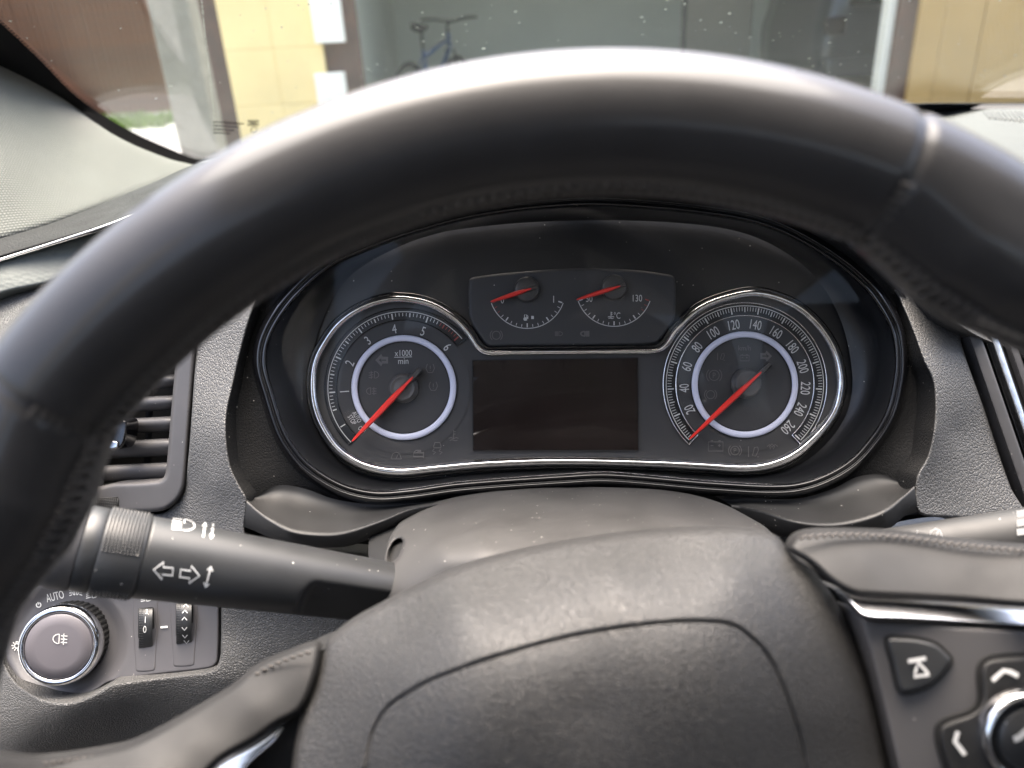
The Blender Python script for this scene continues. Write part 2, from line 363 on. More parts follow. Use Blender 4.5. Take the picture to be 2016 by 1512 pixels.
def glassmat(name, tint, rough=0.0, ior=1.45, dirt=0.0):
    m = bpy.data.materials.new(name); m.use_nodes = True; t = m.node_tree; N = t.nodes
    N.remove(N['Principled BSDF']); out = N['Material Output']
    tr = N.new('ShaderNodeBsdfTransparent'); tr.inputs[0].default_value = (*tint, 1)
    gl = N.new('ShaderNodeBsdfGlossy'); gl.inputs['Roughness'].default_value = rough
    lw = N.new('ShaderNodeLayerWeight'); lw.inputs[0].default_value = 0.5
    f0 = ((ior - 1) / (ior + 1)) ** 2
    pw = N.new('ShaderNodeMath'); pw.operation = 'POWER'; pw.inputs[1].default_value = 5; t.links.new(lw.outputs['Facing'], pw.inputs[0])
    fr = N.new('ShaderNodeMath'); fr.operation = 'MULTIPLY_ADD'; fr.inputs[1].default_value = 1 - f0; fr.inputs[2].default_value = f0; t.links.new(pw.outputs[0], fr.inputs[0])
    mx = N.new('ShaderNodeMixShader'); t.links.new(fr.outputs[0], mx.inputs[0]); t.links.new(tr.outputs[0], mx.inputs[1]); t.links.new(gl.outputs[0], mx.inputs[2])
    t.links.new(mx.outputs[0], out.inputs[0]); return m

M_RIM   = mat('rim leather', (.020, .0193, .0196), .50, spec=.28, bump=('noise', 1300, .00006), var=.10, vscale=60, coat=.5, crough=.13)
M_HUB   = mat('airbag grain', (.021, .0206, .0202), .44, bump=('grain', 950, .00011), var=0)
M_SPOKE = mat('spoke leather', (.013, .0128, .0128), .60, spec=.32, bump=('noise', 1800, .00005), var=.15)
M_STIT  = mat('stitch thread', (.050, .045, .041), .75, var=.1)
M_PAD   = mat('dash soft grain', (.085, .085, .084), .50, bump=('grain', 560, .00032), var=.06)
M_KNEE  = mat('knee panel grain', (.062, .062, .061), .52, bump=('grain', 680, .0003), var=.06)
M_HOOD  = mat('shaded hood grain', (.011, .011, .011), .85, spec=.25, bump=('grain', 600, .00015), dust=.10, var=.1)  # near-black grain: the recess wall's shade is put into the colour
M_MATTE = mat('matte black plastic', (.030, .030, .030), .50, bump=('noise', 3000, .00002), dust=.22, var=.12)
M_TRAY  = mat('tray plastic', (.017, .017, .017), .58, bump=('noise', 3000, .00002), dust=.22, var=.12)  # matte plastic darkened: the tray's shade under the hood as colour
M_SHRD  = mat('shroud plastic', (.036, .035, .034), .60, bump=('noise', 3200, .00002), dust=.30, var=.10)
M_STALK = mat('stalk plastic', (.024, .025, .026), .42, bump=('noise', 3500, .000015), dust=.12, var=.1)
M_VENT  = mat('vent plastic', (.062, .060, .061), .50, bump=('noise', 3000, .00002), dust=.18, var=.06)
M_SWP   = mat('switch panel plastic', (.072, .070, .074), .50, bump=('noise', 3000, .00002), dust=.06, var=.05)
M_KNOBF = mat('knob face', (.12, .112, .122), .42, var=.04)
M_GLOSS = mat('piano black', (.006, .006, .007), .08, coat=.5, var=0)
M_BLACK = mat('deep black', (.008, .008, .008), .6, var=0)
M_FUN   = mat('binnacle satin', (.010, .0105, .012), .34, dust=.10, var=.1)
M_FACE  = mat('dial face', (.044, .043, .043), .55, bump=('noise', 3500, .00002), dust=.04, var=.05)
M_BAND  = mat('scale band', (.008, .009, .010), .35, var=0)
M_SCRN  = mat('display glass', (.013, .0075, .0065), .22, var=.3, vscale=25)
M_CHR   = mat('chrome', (.80, .80, .81), .12, metal=1, var=.15, vscale=300)
M_SATC  = mat('satin chrome', (.86, .86, .87), .26, metal=1, var=.05)
M_RED   = mat('needle red', (.80, .035, .025), .40, var=0)
M_NDL   = mat('needle body', (.060, .056, .052), .35, var=0)
M_HUBC  = mat('needle hub', (.085, .080, .076), .30, var=0)
M_WHT   = mat('white print', (.62, .62, .60), .55, var=0)
M_GREY  = mat('ghost print', (.14, .132, .125), .5, var=0)
M_REDP  = mat('red print', (.32, .06, .05), .5, var=0)
M_RING  = mat('light ring', (.70, .72, .86), .35, var=.03)
M_FAB   = mat('pillar fabric', (.150, .147, .132), .85, bump=('weave', 140, .0007), var=.04)
M_DECOR = mat('decor panel', (.085, .094, .089), .62, bump=('hex', 330, .0004), var=.05)
M_TOP   = mat('dash top skin', (.050, .0495, .049), .55, bump=('grain', 420, .0002), var=.05)
M_DOOR  = mat('door top leather', (.018, .018, .018), .75, spec=.25, bump=('grain', 500, .0003), var=.1)
M_RUB   = mat('frit black', (.004, .004, .005), .9, spec=.15, var=0)
M_HEAD  = mat('headliner', (.55, .55, .52), .9, var=.05)
M_SEAT  = mat('cabin dark', (.035, .034, .034), .7, var=.1)
M_GLASS = glassmat('windscreen glass', (.93, .97, .95), 0.0, 1.45)
M_LENS  = glassmat('cluster lens', (.96, .96, .96), 0.02, 1.25)
M_SPK   = mat('dust speck', (.55, .54, .51), .9, var=0)

# ================================================================== CAR
# ---- cabin shell (roof, doors, seat): the shell that shades the dashboard
mb = MB()
mb.add(*bevbox(-.34, 1.06, -2.0, .12, 1.52, 1.57, .01), 0)
mb.add(*bevbox(-.46, -.40, -2.0, .25, .30, 1.02, .01), 1); mb.add(*bevbox(1.12, 1.18, -2.0, .55, .30, 1.02, .01), 1)
mb.add(*bevbox(-.46, -.38, -.62, -.48, 1.02, 1.53, .01), 0); mb.add(*bevbox(1.10, 1.18, -.62, -.48, 1.02, 1.53, .01), 0)
mb.add(*bevbox(-.28, .28, -.62, -.46, .55, 1.20, .05), 1); mb.add(*bevbox(-.13, .13, -.64, -.54, 1.22, 1.40, .04), 1)
mb.add(*bevbox(.46, 1.02, -.62, -.46, .55, 1.20, .05), 1)
mb.add(*bevbox(-.40, 1.12, -1.75, -1.55, .3, 1.10, .05), 1)
mb.add(*bevbox(-.42, 1.14, -1.9, .9, .28, .32, .005), 1)
shell = mb.build('cabin_shell', [M_HEAD, M_SEAT], None, loc=(.36, -.8, .28)); tag(shell, kind='structure')

# ---- windscreen
P0 = U(1900, 213, 1.02); SL = math.radians(29); WN = np.array([0.0, -math.sin(SL), -math.cos(SL)]); WN[0] = 0.03; WN /= np.linalg.norm(WN)
def wsd(X, Y):
    X, Y = np.ravel(X), np.ravel(Y); return np.array([hitd(x, y, P0, WN) for x, y in zip(X, Y)])
ws = thing('windscreen', hit(1200, 225, P0, WN), 'raked clear windscreen glass with a black dotted border above the dashboard', 'windscreen')
edge = spline([(-420, -330), (-200, -125), (-60, -5), (0, 45), (70, 110), (150, 190), (240, 250), (330, 292), (395, 315), (470, 308), (600, 282), (800, 255), (1000, 238), (1300, 222), (1650, 213), (2100, 208), (2500, 215)], 12, False)
Bq = [hit(x, y, P0, WN) for x, y in ((-330, -330), (3000, -330), (2700, 225), (1000, 235), (560, 292), (400, 316), (250, 256), (60, 98), (-60, -10))]
off = WN * .0045
V = np.array(Bq + [p - off for p in Bq]); n = len(Bq)
link('glass', V, [tuple(range(n)), tuple(range(2*n - 1, n - 1, -1))], M_GLASS, ws, smooth=False)
# ceramic border band and dots, on the inner face
def band(e, a, b, name, m, lift=.0008):
    T = np.gradient(e, axis=0); T /= np.linalg.norm(T, axis=1)[:, None]; Nn = np.stack([T[:, 1], -T[:, 0]], 1)
    A, B = e + Nn * a, e + Nn * b; d = WN * lift * (1 if WN[1] < 0 else -1)
    VA = np.array([hit(x, y, P0, WN) for x, y in A]) + d; VB = np.array([hit(x, y, P0, WN) for x, y in B]) + d
    n = len(e); return link(name, np.vstack([VA, VB]), [(i, i+1, n+i+1, n+i) for i in range(n - 1)], m, ws)
band(edge, -70, 2, 'ceramic_border', M_RUB)
T = np.gradient(edge, axis=0); T /= np.linalg.norm(T, axis=1)[:, None]; Nn = np.stack([T[:, 1], -T[:, 0]], 1)
ed2 = resample(edge + Nn * 4.5, 430, False)
mb = MB(); ex = np.cross(WN, [0, 0, 1.0]); ex /= np.linalg.norm(ex); ey = np.cross(WN, ex)
def disc(mb, p, r, k=7, st=1.0, an=0.0):
    a = np.linspace(0, 2*np.pi, k, endpoint=False) + an
    mb.add(p + np.cos(a)[:, None] * ex * r * st + np.sin(a)[:, None] * ey * r, [tuple(range(k))])
for q, r in ((ed2, .0014),):
    for x, y in q: disc(mb, hit(x, y, P0, WN) + WN * .0008, r)
mb.build('border_dots', M_RUB, ws); 
# approval stamp low in the corner of the glass
mb = MB(); gd = lambda X, Y: wsd(X, Y) - .003
for i, yy in enumerate((240, 247, 254, 261)): ribbon(mb, [(420 + k*3, yy + .2*k) for k in range(0, 21 - 3*i)], 2.2, gd)
ribbon(mb, [(488, 238), (509, 238), (509, 246), (488, 246)], 2.6, gd, True); ribbon(mb, [(492, 242), (505, 242)], 3, gd)
ribbon(mb, arc(500, 256, 6, 0, 340, 14), 1.5, gd)
mb.build('approval_stamp', M_RUB, ws)
# dust and dried droplets on the outside of the glass
mb = MB(); o_ = -WN * .0052
for k in range(340):
    x, y = rng.uniform(-50, 2016), rng.uniform(-60, 230)
    if x < 700 and rng.random() < .6: continue
    disc(mb, hit(x, y, P0, WN) + o_, abs(rng.normal(0, .00055)) + .0003, 6, rng.uniform(.7, 1.5), rng.uniform(0, 6))
for k in range(26):
    x, y = rng.uniform(700, 1800), rng.uniform(-20, 120)
    disc(mb, hit(x, y, P0, WN) + o_, rng.uniform(.0009, .0017), 9, rng.uniform(1, 1.7))
for k in range(60): disc(mb, hit(396 + k*.45, k*4.1, P0, WN) + o_, rng.uniform(.0006, .0012), 6)
du = mb.build('windscreen_dust', M_SPK, None, loc=hit(1200, 60, P0, WN)); tag(du, 'white dust specks and dried droplets on the windscreen', 'dust', kind='stuff')

# ---- pillar trim
pil = thing('pillar_trim', U(120, 430, .60), 'pale grey woven fabric pillar trim beside the windscreen', 'pillar trim')
pc = [(-300, -190, .66), (-100, 5, .72), (20, 90, .745), (150, 205, .79), (300, 300, .83), (385, 330, .86), (-300, 0, .60), (-100, 120, .645), (20, 200, .68), (150, 290, .73), (270, 340, .78),
      (-300, 250, .54), (-100, 300, .57), (0, 340, .59), (120, 380, .64), (-300, 480, .50), (-100, 450, .53), (0, 430, .56), (200, 390, .68)]
sheet('fabric_panel', [(-420, -300), (-200, -95), (-60, 25), (0, 72), (70, 140), (150, 216), (240, 274), (330, 312), (392, 332), (300, 366), (180, 412), (80, 448), (0, 472), (-150, 510), (-420, 560)], tps(pc), M_FAB, pil, step=12, er=14, eh=.006, skirt=.03)

# ---- door / dash-end trim on the left
dt = thing('door_trim', U(100, 560, .52), 'dark door top trim with thin bright strip and dimpled grey insert below the pillar', 'door trim')
dd1 = tps([(-200, 560, .47), (0, 500, .50), (200, 420, .545), (380, 340, .60), (-200, 500, .50), (0, 455, .545), (200, 385, .60), (380, 315, .66)])
sheet('top_pad', [(-250, 545), (-100, 498), (0, 470), (100, 440), (200, 402), (300, 360), (392, 322), (440, 330), (400, 352), (330, 388), (240, 432), (120, 470), (0, 506), (-250, 580)], dd1, M_DOOR, dt, step=9, er=18, eh=.008, skirt=.006)
P = spline([(-250, 588), (-50, 526), (0, 511), (120, 473), (220, 440), (300, 408)], 10, False)
mb = MB(); mb.add(*tube(U(P[:, 0], P[:, 1], dd1(P[:, 0], P[:, 1]) + .002), .0007, 8)); mb.build('bright_strip', M_SATC, dt)
sheet('decor_insert', [(-250, 592), (0, 514), (120, 477), (230, 443), (300, 418), (250, 470), (150, 534), (100, 556), (20, 574), (-20, 588), (-250, 670)], tps([(-250, 620, .468), (0, 540, .500), (230, 450, .540), (0, 580, .494), (150, 530, .518), (300, 420, .562), (0, 515, .506), (-250, 590, .474)]), M_DECOR, dt, step=9, er=8, eh=.004, skirt=.03)

# ---- dashboard
dash = thing('dashboard', U(1100, 1100, .46), 'black soft grained dashboard around the instrument cluster', 'dashboard')
td = tps([(360, 345, .80), (470, 312, wsd(470, 312)[0]-.004), (800, 258, wsd(800, 258)[0]-.004), (1300, 224, wsd(1300, 224)[0]-.004), (1850, 222, wsd(1850, 222)[0]-.004), (2400, 224, wsd(2400, 224)[0]-.004),
          (340, 440, .62), (500, 420, .58), (1142, 270, .68), (700, 330, .62), (1600, 320, .62), (1900, 330, .66), (2016, 310, .72), (2300, 330, .74), (480, 600, .45), (640, 425, .40), (1142, 312, .375), (1650, 425, .40), (1770, 520, .41), (2016, 620, .50), (2300, 640, .5), (200, 620, .50), (-100, 700, .49)])
sheet('top_pad', [(380, 330), (470, 309), (600, 284), (800, 258), (1000, 240), (1300, 224), (1650, 217), (1850, 215), (2100, 214), (2500, 218), (2500, 720), (2016, 690), (1890, 640), (1770, 520), (1650, 425), (1450, 345), (1142, 312), (850, 345), (640, 425), (530, 530), (480, 600), (300, 640), (300, 470)], td, M_TOP, dash, step=14, skirt=.02)
sheet('screen_gasket', [(1780, 205), (1950, 203), (2300, 206), (2300, 216), (1950, 213), (1780, 214)], lambda X, Y: wsd(X, Y) - .012, M_GLOSS, dash, step=5, skirt=.004, er=3, eh=.004)
mb = MB()
for k in range(26):                 # speaker / demist grille ribs on the dash top
    x = 1938 + k * 9; a = np.array([x, 221.0]); b = np.array([x + 12 + k*.8, 234 + k*1.0]); P = np.linspace(a, b, 4)
    mb.add(*tube(U(P[:, 0], P[:, 1], td(P[:, 0], P[:, 1]) - .001), .0014, 6))
mb.build('grille_ribs', M_VENT, dash)
# backing behind every joint
sheet('backing', [(-300, 700), (300, 640), (520, 560), (1150, 400), (1780, 560), (2016, 680), (2500, 720), (2500, 1800), (-300, 1800)], .50, M_BLACK, dash, step=80, skirt=.0)
# left pad, between side vent and cluster
C0L = [(522, 545), (494, 620), (474, 690), (458, 760), (447, 810), (445, 855), (453, 915), (468, 950), (486, 985)]
dl = tps([(400, 560, .425), (390, 700, .424), (370, 950, .422), (340, 1100, .425), (445, 850, .392), (486, 985, .39), (478, 1100, .395), (500, 620, .40), (530, 560, .405), (420, 800, .404), (420, 950, .402), (150, 1060, .43), (150, 1110, .43), (440, 640, .415)])
sheet('soft_pad', [(400, 540), (470, 540)] + C0L + [(482, 1037), (486, 1110), (340, 1125), (150, 1125), (150, 1014), (318, 1011), (345, 992), (364, 962), (388, 668)], dl, M_PAD, dash, step=6, er=5, eh=.0028, skirt=.03, skirt_mat=M_HOOD)  # edge walls take the darkened grain, shade at the crease by colour
sheet('side_pad', [(-250, 690), (-20, 592), (20, 580), (100, 560), (150, 538), (250, 478), (400, 470), (420, 560), (395, 600), (128, 606), (128, 1010), (-250, 1010)], tps([(-250, 700, .47), (0, 590, .505), (150, 540, .52), (330, 500, .51), (60, 700, .465), (-100, 900, .46), (330, 640, .46)], .002), M_PAD, dash, step=9, er=8, eh=.004, skirt=.03)
# right pad
C0R = [(1742, 525), (1772, 592), (1796, 648), (1818, 709), (1836, 748), (1841, 790), (1838, 848), (1826, 899), (1804, 943)]
dr = tps([(1700, 545, .405), (1784, 648, .398), (1836, 748, .392), (1838, 848, .388), (1804, 943, .386), (1808, 1009, .386), (1880, 660, .415), (1950, 850, .415), (2010, 1000, .41), (1900, 1010, .40), (1880, 850, .403), (1890, 600, .43)])
sheet('soft_pad', C0R + [(1808, 1008), (1850, 1018), (1960, 1018), (2016, 1012), (1990, 960), (1940, 812), (1892, 672), (1885, 590), (1820, 520)], dr, M_PAD, dash, step=6, er=5, eh=.0028, skirt=.03, skirt_mat=M_HOOD)  # edge walls darkened by material here too, for the crease's shade
# knee panel with the cut-out for the light switch
SW = [(10, 1290), (14, 1250), (30, 1205), (60, 1165), (100, 1140), (200, 1120), (432, 1120), (432, 1196), (429, 1300), (422, 1311), (408, 1317), (300, 1330), (215, 1343), (190, 1358), (160, 1372), (132, 1378), (95, 1374), (60, 1358), (32, 1335)]
dk = tps([(-200, 1100, .46), (200, 1100, .45), (450, 1100, .425), (700, 1150, .42), (900, 1200, .42), (450, 1250, .418), (650, 1280, .415), (-60, 1300, .45), (20, 1380, .425), (130, 1405, .412), (220, 1375, .412), (430, 1335, .412),
          (60, 1440, .420), (240, 1430, .424), (330, 1400, .422), (500, 1380, .418), (30, 1485, .428), (150, 1475, .432), (300, 1470, .434), (-200, 1500, .45), (100, 1600, .47), (600, 1600, .47), (1000, 1500, .44)])
sheet('knee_panel', [(-250, 1085), (100, 1085), (470, 1085), (760, 1100), (1000, 1150), (1000, 1650), (-250, 1650)], dk, M_KNEE, dash, step=7, holes=[offset(spline(SW, 8), -4)[::3]], er=7, eh=.004, skirt=.03)
sheet('silver_corner', [(1752, 1040), (1775, 1026), (1860, 1021), (1860, 1060), (1752, 1060)], .402, M_SATC, dash, step=8, skirt=.01)
# hood: grained wall, colour darkened for shade, from the soft pads to the bezel
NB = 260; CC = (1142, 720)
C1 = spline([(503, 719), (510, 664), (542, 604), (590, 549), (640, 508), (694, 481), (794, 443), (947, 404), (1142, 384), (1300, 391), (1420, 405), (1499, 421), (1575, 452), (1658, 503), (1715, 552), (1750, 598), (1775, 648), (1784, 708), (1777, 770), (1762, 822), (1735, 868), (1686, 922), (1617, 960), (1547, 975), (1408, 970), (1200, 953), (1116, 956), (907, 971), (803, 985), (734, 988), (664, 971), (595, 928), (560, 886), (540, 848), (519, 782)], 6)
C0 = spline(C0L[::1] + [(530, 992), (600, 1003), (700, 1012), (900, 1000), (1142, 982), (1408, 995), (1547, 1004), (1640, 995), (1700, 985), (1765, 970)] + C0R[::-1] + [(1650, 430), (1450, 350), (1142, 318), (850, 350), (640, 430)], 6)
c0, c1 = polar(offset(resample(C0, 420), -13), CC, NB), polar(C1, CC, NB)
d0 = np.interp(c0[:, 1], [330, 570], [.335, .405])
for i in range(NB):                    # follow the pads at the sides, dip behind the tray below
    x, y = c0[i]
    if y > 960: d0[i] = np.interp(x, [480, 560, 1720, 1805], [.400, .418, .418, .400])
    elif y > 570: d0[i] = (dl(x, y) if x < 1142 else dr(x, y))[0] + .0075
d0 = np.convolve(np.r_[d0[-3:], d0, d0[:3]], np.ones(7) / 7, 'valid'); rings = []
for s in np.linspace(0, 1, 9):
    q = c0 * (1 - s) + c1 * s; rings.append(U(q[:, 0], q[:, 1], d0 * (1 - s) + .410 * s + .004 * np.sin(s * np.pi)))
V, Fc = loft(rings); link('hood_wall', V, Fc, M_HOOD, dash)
# lower trim tray under the cluster: two shaped wings
def wing(ridge, back, low, dr_, db_, dl_):
    n = 60; R, B, Lw = (resample(spline(q, 5, False), n, False) for q in (ridge, back, low)); rings = []
    t_ = np.linspace(0, 1, n); t_ = t_ if R[-1, 0] < 1142 else 1 - t_
    dr_ = dr_ + .032 * np.clip((t_ - .62) / .34, 0, 1) ** 1.5; dl_ = dl_ + .034 * np.clip((t_ - .62) / .34, 0, 1) ** 1.5
    e_ = np.clip(1 - t_ / .2, 0, 1); db_ = db_ - .006 * e_; dr_ = dr_ + .012 * e_; dl_ = dl_ + .008 * e_
    for s in np.linspace(0, 1, 12):
        q = B * (1 - s) + R * s; z = db_ + (dr_ - db_) * (s ** 1.4) + .004 * np.sin(np.pi * s)
        rings.append(U(q[:, 0], q[:, 1], z))
    for s in (.12, .3, .6, 1.0):
        q = R * (1 - s) + Lw * s; rings.append(U(q[:, 0], q[:, 1], dr_ - .0012 * math.sin(s * np.pi) + (dl_ - dr_) * s))
    q = Lw; rings.append(U(q[:, 0], q[:, 1], dl_ + .03)); return loft(rings, False)
V, Fc = wing([(486, 985), (505, 1004), (529, 1023), (569, 1045), (617, 1053), (672, 1051), (748, 1027), (807, 1003), (863, 993), (960, 985)], [(488, 983), (515, 971), (549, 955), (600, 962), (650, 980), (700, 990), (760, 994), (820, 990), (860, 985), (920, 976), (980, 968)],
             [(480, 1037), (500, 1045), (540, 1062), (590, 1074), (640, 1078), (690, 1074), (748, 1053), (800, 1030), (870, 1016), (960, 1010)], .374, .409, .380)
link('lower_trim', V, Fc, M_TRAY, dash)
V, Fc = wing([(1440, 995), (1463, 998), (1508, 1009), (1560, 1026), (1616, 1034), (1672, 1030), (1739, 1009), (1783, 974), (1800, 957)], [(1400, 972), (1460, 978), (1520, 982), (1580, 980), (1640, 962), (1690, 938), (1735, 934), (1770, 946), (1799, 955)],
             [(1440, 1040), (1480, 1045), (1530, 1055), (1580, 1060), (1640, 1062), (1700, 1060), (1752, 1040), (1781, 1016), (1808, 1008)], .374, .409, .380)
link('lower_trim', V, Fc, M_TRAY, dash)

# ---- instrument cluster
cl = thing('instrument_cluster', U(1142, 960, .44), 'dark instrument cluster with two round dials behind the steering wheel', 'instrument cluster')
def profile(C, prof): 
    rg = []
    for a, d in prof:
        q = offset(C, a); rg.append(U(q[:, 0], q[:, 1], d))
    return loft(rg)
B1 = resample(C1, 420)
V, Fc = profile(B1, [(-8, .414), (-5, .408), (0, .4045), (3, .4030), (6, .4026), (8, .4034), (10, .4046), (12, .4040), (15, .4030), (18, .4030), (20, .4038), (23, .4062), (25, .412)]); link('bezel', V, Fc, M_GLOSS, cl)
C2 = spline([(612, 745), (628, 650), (680, 552), (785, 486), (900, 452), (1142, 434), (1380, 443), (1500, 472), (1600, 540), (1655, 630), (1678, 740), (1668, 810), (1632, 868), (1585, 908), (1530, 930), (1460, 938), (1290, 930), (1142, 925), (950, 931), (800, 946), (735, 940), (680, 918), (640, 872), (616, 810)], 6)
ca, cb = polar(offset(resample(C1, 420), 22), CC, NB), polar(C2, CC, NB); rings = []
for s in np.linspace(0, 1, 11):
    q = ca * (1 - s) + cb * s; rings.append(U(q[:, 0], q[:, 1], .405 + .027 * s + .005 * math.sin(np.pi * s)))
V, Fc = loft(rings); link('inner_surround', V, Fc, M_FUN, cl)
FD = .4318                                     # dial face distance
sheet('back_plate', [tuple(p) for p in offset(resample(C2, 60), -6)], FD + .002, M_FUN, cl, step=40, skirt=.004)
CH = [(786, 589), (740, 596), (698, 615), (664, 642), (640, 675), (624, 706), (617, 741), (619, 790), (634, 835), (668, 884), (718, 915), (784, 927), (860, 921), (950, 913), (1100, 908), (1290, 912), (1388, 917), (1461, 921), (1510, 915), (1559, 895), (1606, 856), (1638, 815), (1651, 778), (1653, 741), (1639, 687), (1607, 638), (1559, 599), (1493, 578), (1437, 585), (1376, 609), (1330, 651), (1310, 680), (1290, 691), (1240, 692), (1120, 693), (1000, 694), (958, 694), (940, 682), (922, 656), (894, 627), (845, 599)]
CHs = resample(spline(CH, 4), 520)
sheet('dial_plate', [tuple(p) for p in offset(CHs, 3)[::3]], FD, M_FACE, cl, step=30, skirt=.003, bstep=4)
wid = np.interp(CHs[:, 1], [600, 700, 860, 930], [7.6, 7.4, 9.0, 11.0]); mid = (CHs[:, 1] < 700) & (CHs[:, 0] > 950) & (CHs[:, 0] < 1310); wid[mid] = 5.0
wid = np.convolve(np.r_[wid[-10:], wid, wid[:10]], np.ones(21) / 21, 'valid')
mb = MB(); mb.add(*tube(U(CHs[:, 0], CHs[:, 1], FD - .002), wid * .43 / F, 14, True, wid * .43 / F * 1.5)); mb.build('chrome_trim', M_CHR, cl)
q = offset(CHs, -9); mb = MB(); mb.add(*tube(U(q[:, 0], q[:, 1], FD - .0005), wid * .3 / F, 10, True)); mb.build('trim_shadow_line', M_GLOSS, cl)
# display
sc = [(930, 709), (1256, 704), (1257, 887), (931, 888)]
def rect(q, n=8): return [tuple(np.array(q[i]) * (1 - t) + np.array(q[(i + 1) % 4]) * t) for i in range(4) for t in np.arange(n) / n]
sheet('display_screen', rect(sc), FD - .0006, M_SCRN, cl, step=40, skirt=.001, closed_spline=False)
mb = MB(); ribbon(mb, np.array(rect(sc, 10)), 2.2, FD - .0010, True); mb.build('display_frame', M_BLACK, cl)
# small gauge panel
gp = [(924, 552), (932, 546), (1000, 537), (1120, 529), (1240, 531), (1318, 541), (1328, 548), (1330, 600), (1326, 630), (1300, 668), (1288, 676), (1200, 679), (1000, 681), (966, 682), (955, 676), (930, 640), (924, 620)]
gpan = sheet('gauge_panel', gp, FD - .001, M_FACE, cl, step=20, er=6, eh=.0015, skirt=.004, bstep=3)
GD = FD - .0013
def needle(name, tip, tail, wb, wt, parent, dz=.008, body=True):
    tip, tail = np.array(tip, float), np.array(tail, float); ax = (tip - tail); L = np.linalg.norm(ax); ax /= L; nn = np.array([-ax[1], ax[0]]); mb = MB()
    def solid(prof, z0, z1, mi):
        P = np.array([tail + ax * L * s + nn * w_ for s, w_ in prof] + [tail + ax * L * s - nn * w_ for s, w_ in prof[::-1]]); n = len(P)
        c = np.array([tail + ax * L * s for s, w_ in prof] + [tail + ax * L * s for s, w_ in prof[::-1]])
        T = U(P[:, 0], P[:, 1], FD - z0); I = U((P*.55 + c*.45)[:, 0], (P*.55 + c*.45)[:, 1], FD - z1)
        mb.add(np.vstack([T, I]), [(i, (i+1) % n, n + (i+1) % n, n + i) for i in range(n)] + [tuple(range(n, 2*n))], mi)
    if body: solid([(-.12, wb*.95), (-.02, wb*1.15), (.45, wb*1.05), (.62, wb*.7)], .002, dz - .0006, 1)
    solid([(.0, wb*.25), (.05, wb*.55), (.3, wb*.92), (.5, wb*.95), (.75, wb*.75), (.96, wt), (1, wt*.5)], dz - .0012, dz, 0)
    return mb.build(name, [M_RED, M_NDL], parent, smooth=False)
ICW = M_GREY
def big_dial(name, c, Rr, faceR, label):
    P = arc(c[0], c[1], faceR, 0, 360, 97)[:-1]; V, Fc = loft([U(P[:, 0], P[:, 1], FD - .0004), U(P[:, 0], P[:, 1], FD + .001)])
    Fc.append(tuple(range(96))); o = link(name, V, Fc, M_FACE, cl, smooth=False); o['label'] = label
    rg = []
    for R, z in ((Rr - 12.5, 0), (Rr - 12, .0010), (Rr - 10, .0016), (Rr - 3, .0016), (Rr - .5, .0011), (Rr, 0)):
        q = arc(c[0], c[1], R, 0, 360, 121)[:-1]; rg.append(U(q[:, 0], q[:, 1], FD - .0005 - z))
    V, Fc = loft(rg); link('light_ring', V, Fc, M_RING, o)
    mb = MB()
    for R in (Rr + 1.2, Rr - 13.6): ribbon(mb, arc(c[0], c[1], R, 0, 360, 121)[:-1], 2.0, FD - .0009, True)
    mb.build('ring_edge', M_BLACK, o)
    return o
tc_ = (795, 763)
ta = big_dial('tachometer', tc_, 103.5, 131, 'rev counter dial with AUTO STOP mark and numerals one to six')
mb = MB(); R0, R1 = 133, 156
def sector(mb, c, R0, R1, a0, a1, z, n=90, mi=0):
    A, B = arc(c[0], c[1], R0, a0, a1, n), arc(c[0], c[1], R1, a0, a1, n); Q = np.vstack([A, B])
    mb.add(U(Q[:, 0], Q[:, 1], z), [(i, i+1, n+i+1, n+i) for i in range(n - 1)], mi)
sector(mb, tc_, R0, R1, 38, 226, FD - .0007); mb.build('scale_band', M_BAND, ta, smooth=False)
mb = MB()
e = np.vstack([arc(*tc_, R0, 38, 226, 80), arc(*tc_, R1, 226, 38, 80)]); mb.add(*tube(U(e[:, 0], e[:, 1], FD - .0009), 1.1*.43/F, 6, True)); mb.build('band_edge', M_GLOSS, ta)
mb = MB(); PZ = FD - .0012
ribbon(mb, arc(*tc_, 149.5, 40, 226, 90), 1.5, PZ)
tv = lambda v: 212 - v * 28.17
def tick(mb, c, a, r0, r1, w_, z, mi=0):
    p = np.array([arc(c[0], c[1], r, a, a, 1)[0] for r in (r0, (r0 + r1)/2, r1)]); ribbon(mb, p, w_, z, False, mi)
for k in range(5, 61):
    v = k / 10; mi = 1 if k > 53 else 0
    tick(mb, tc_, tv(v), 135.5 if k % 10 == 0 else (139 if k % 5 == 0 else 140.5), 147, 2.6 if k % 10 == 0 else (2.3 if k % 5 == 0 else 1.2), PZ, mi)
tick(mb, tc_, tv(0), 136, 147, 2.2, PZ); mb.build('tick_marks', [M_WHT, M_REDP], ta, smooth=False)
mb = MB(True); NZ = FD - .0010
for v in range(1, 7):
    a = tv(v); p = arc(*tc_, 117, a, a, 1)[0]; text(mb, str(v), p[0], p[1], 18, a - 90, NZ, .72)
for s, r in (('AUTO', 109), ('STOP', 120)):
    a = 212; p = arc(*tc_, r, a, a, 1)[0]; text(mb, s, p[0], p[1], 9.5, a - 270, NZ, .62)
text(mb, 'OFF', *arc(*tc_, 117, 225, 225, 1)[0], 9.5, 225 - 270, NZ, .62)
text(mb, 'x1000', 794, 695, 12, 1, NZ, .8); text(mb, 'min', 794, 711, 11, 1, NZ, .85)
ribbon(mb, [(776, 703.5), (794, 703), (811, 702.5)], 1.2, NZ); mb.build('numeral', M_WHT, ta, smooth=False)
mb = MB(True); GZ = FD - .0008
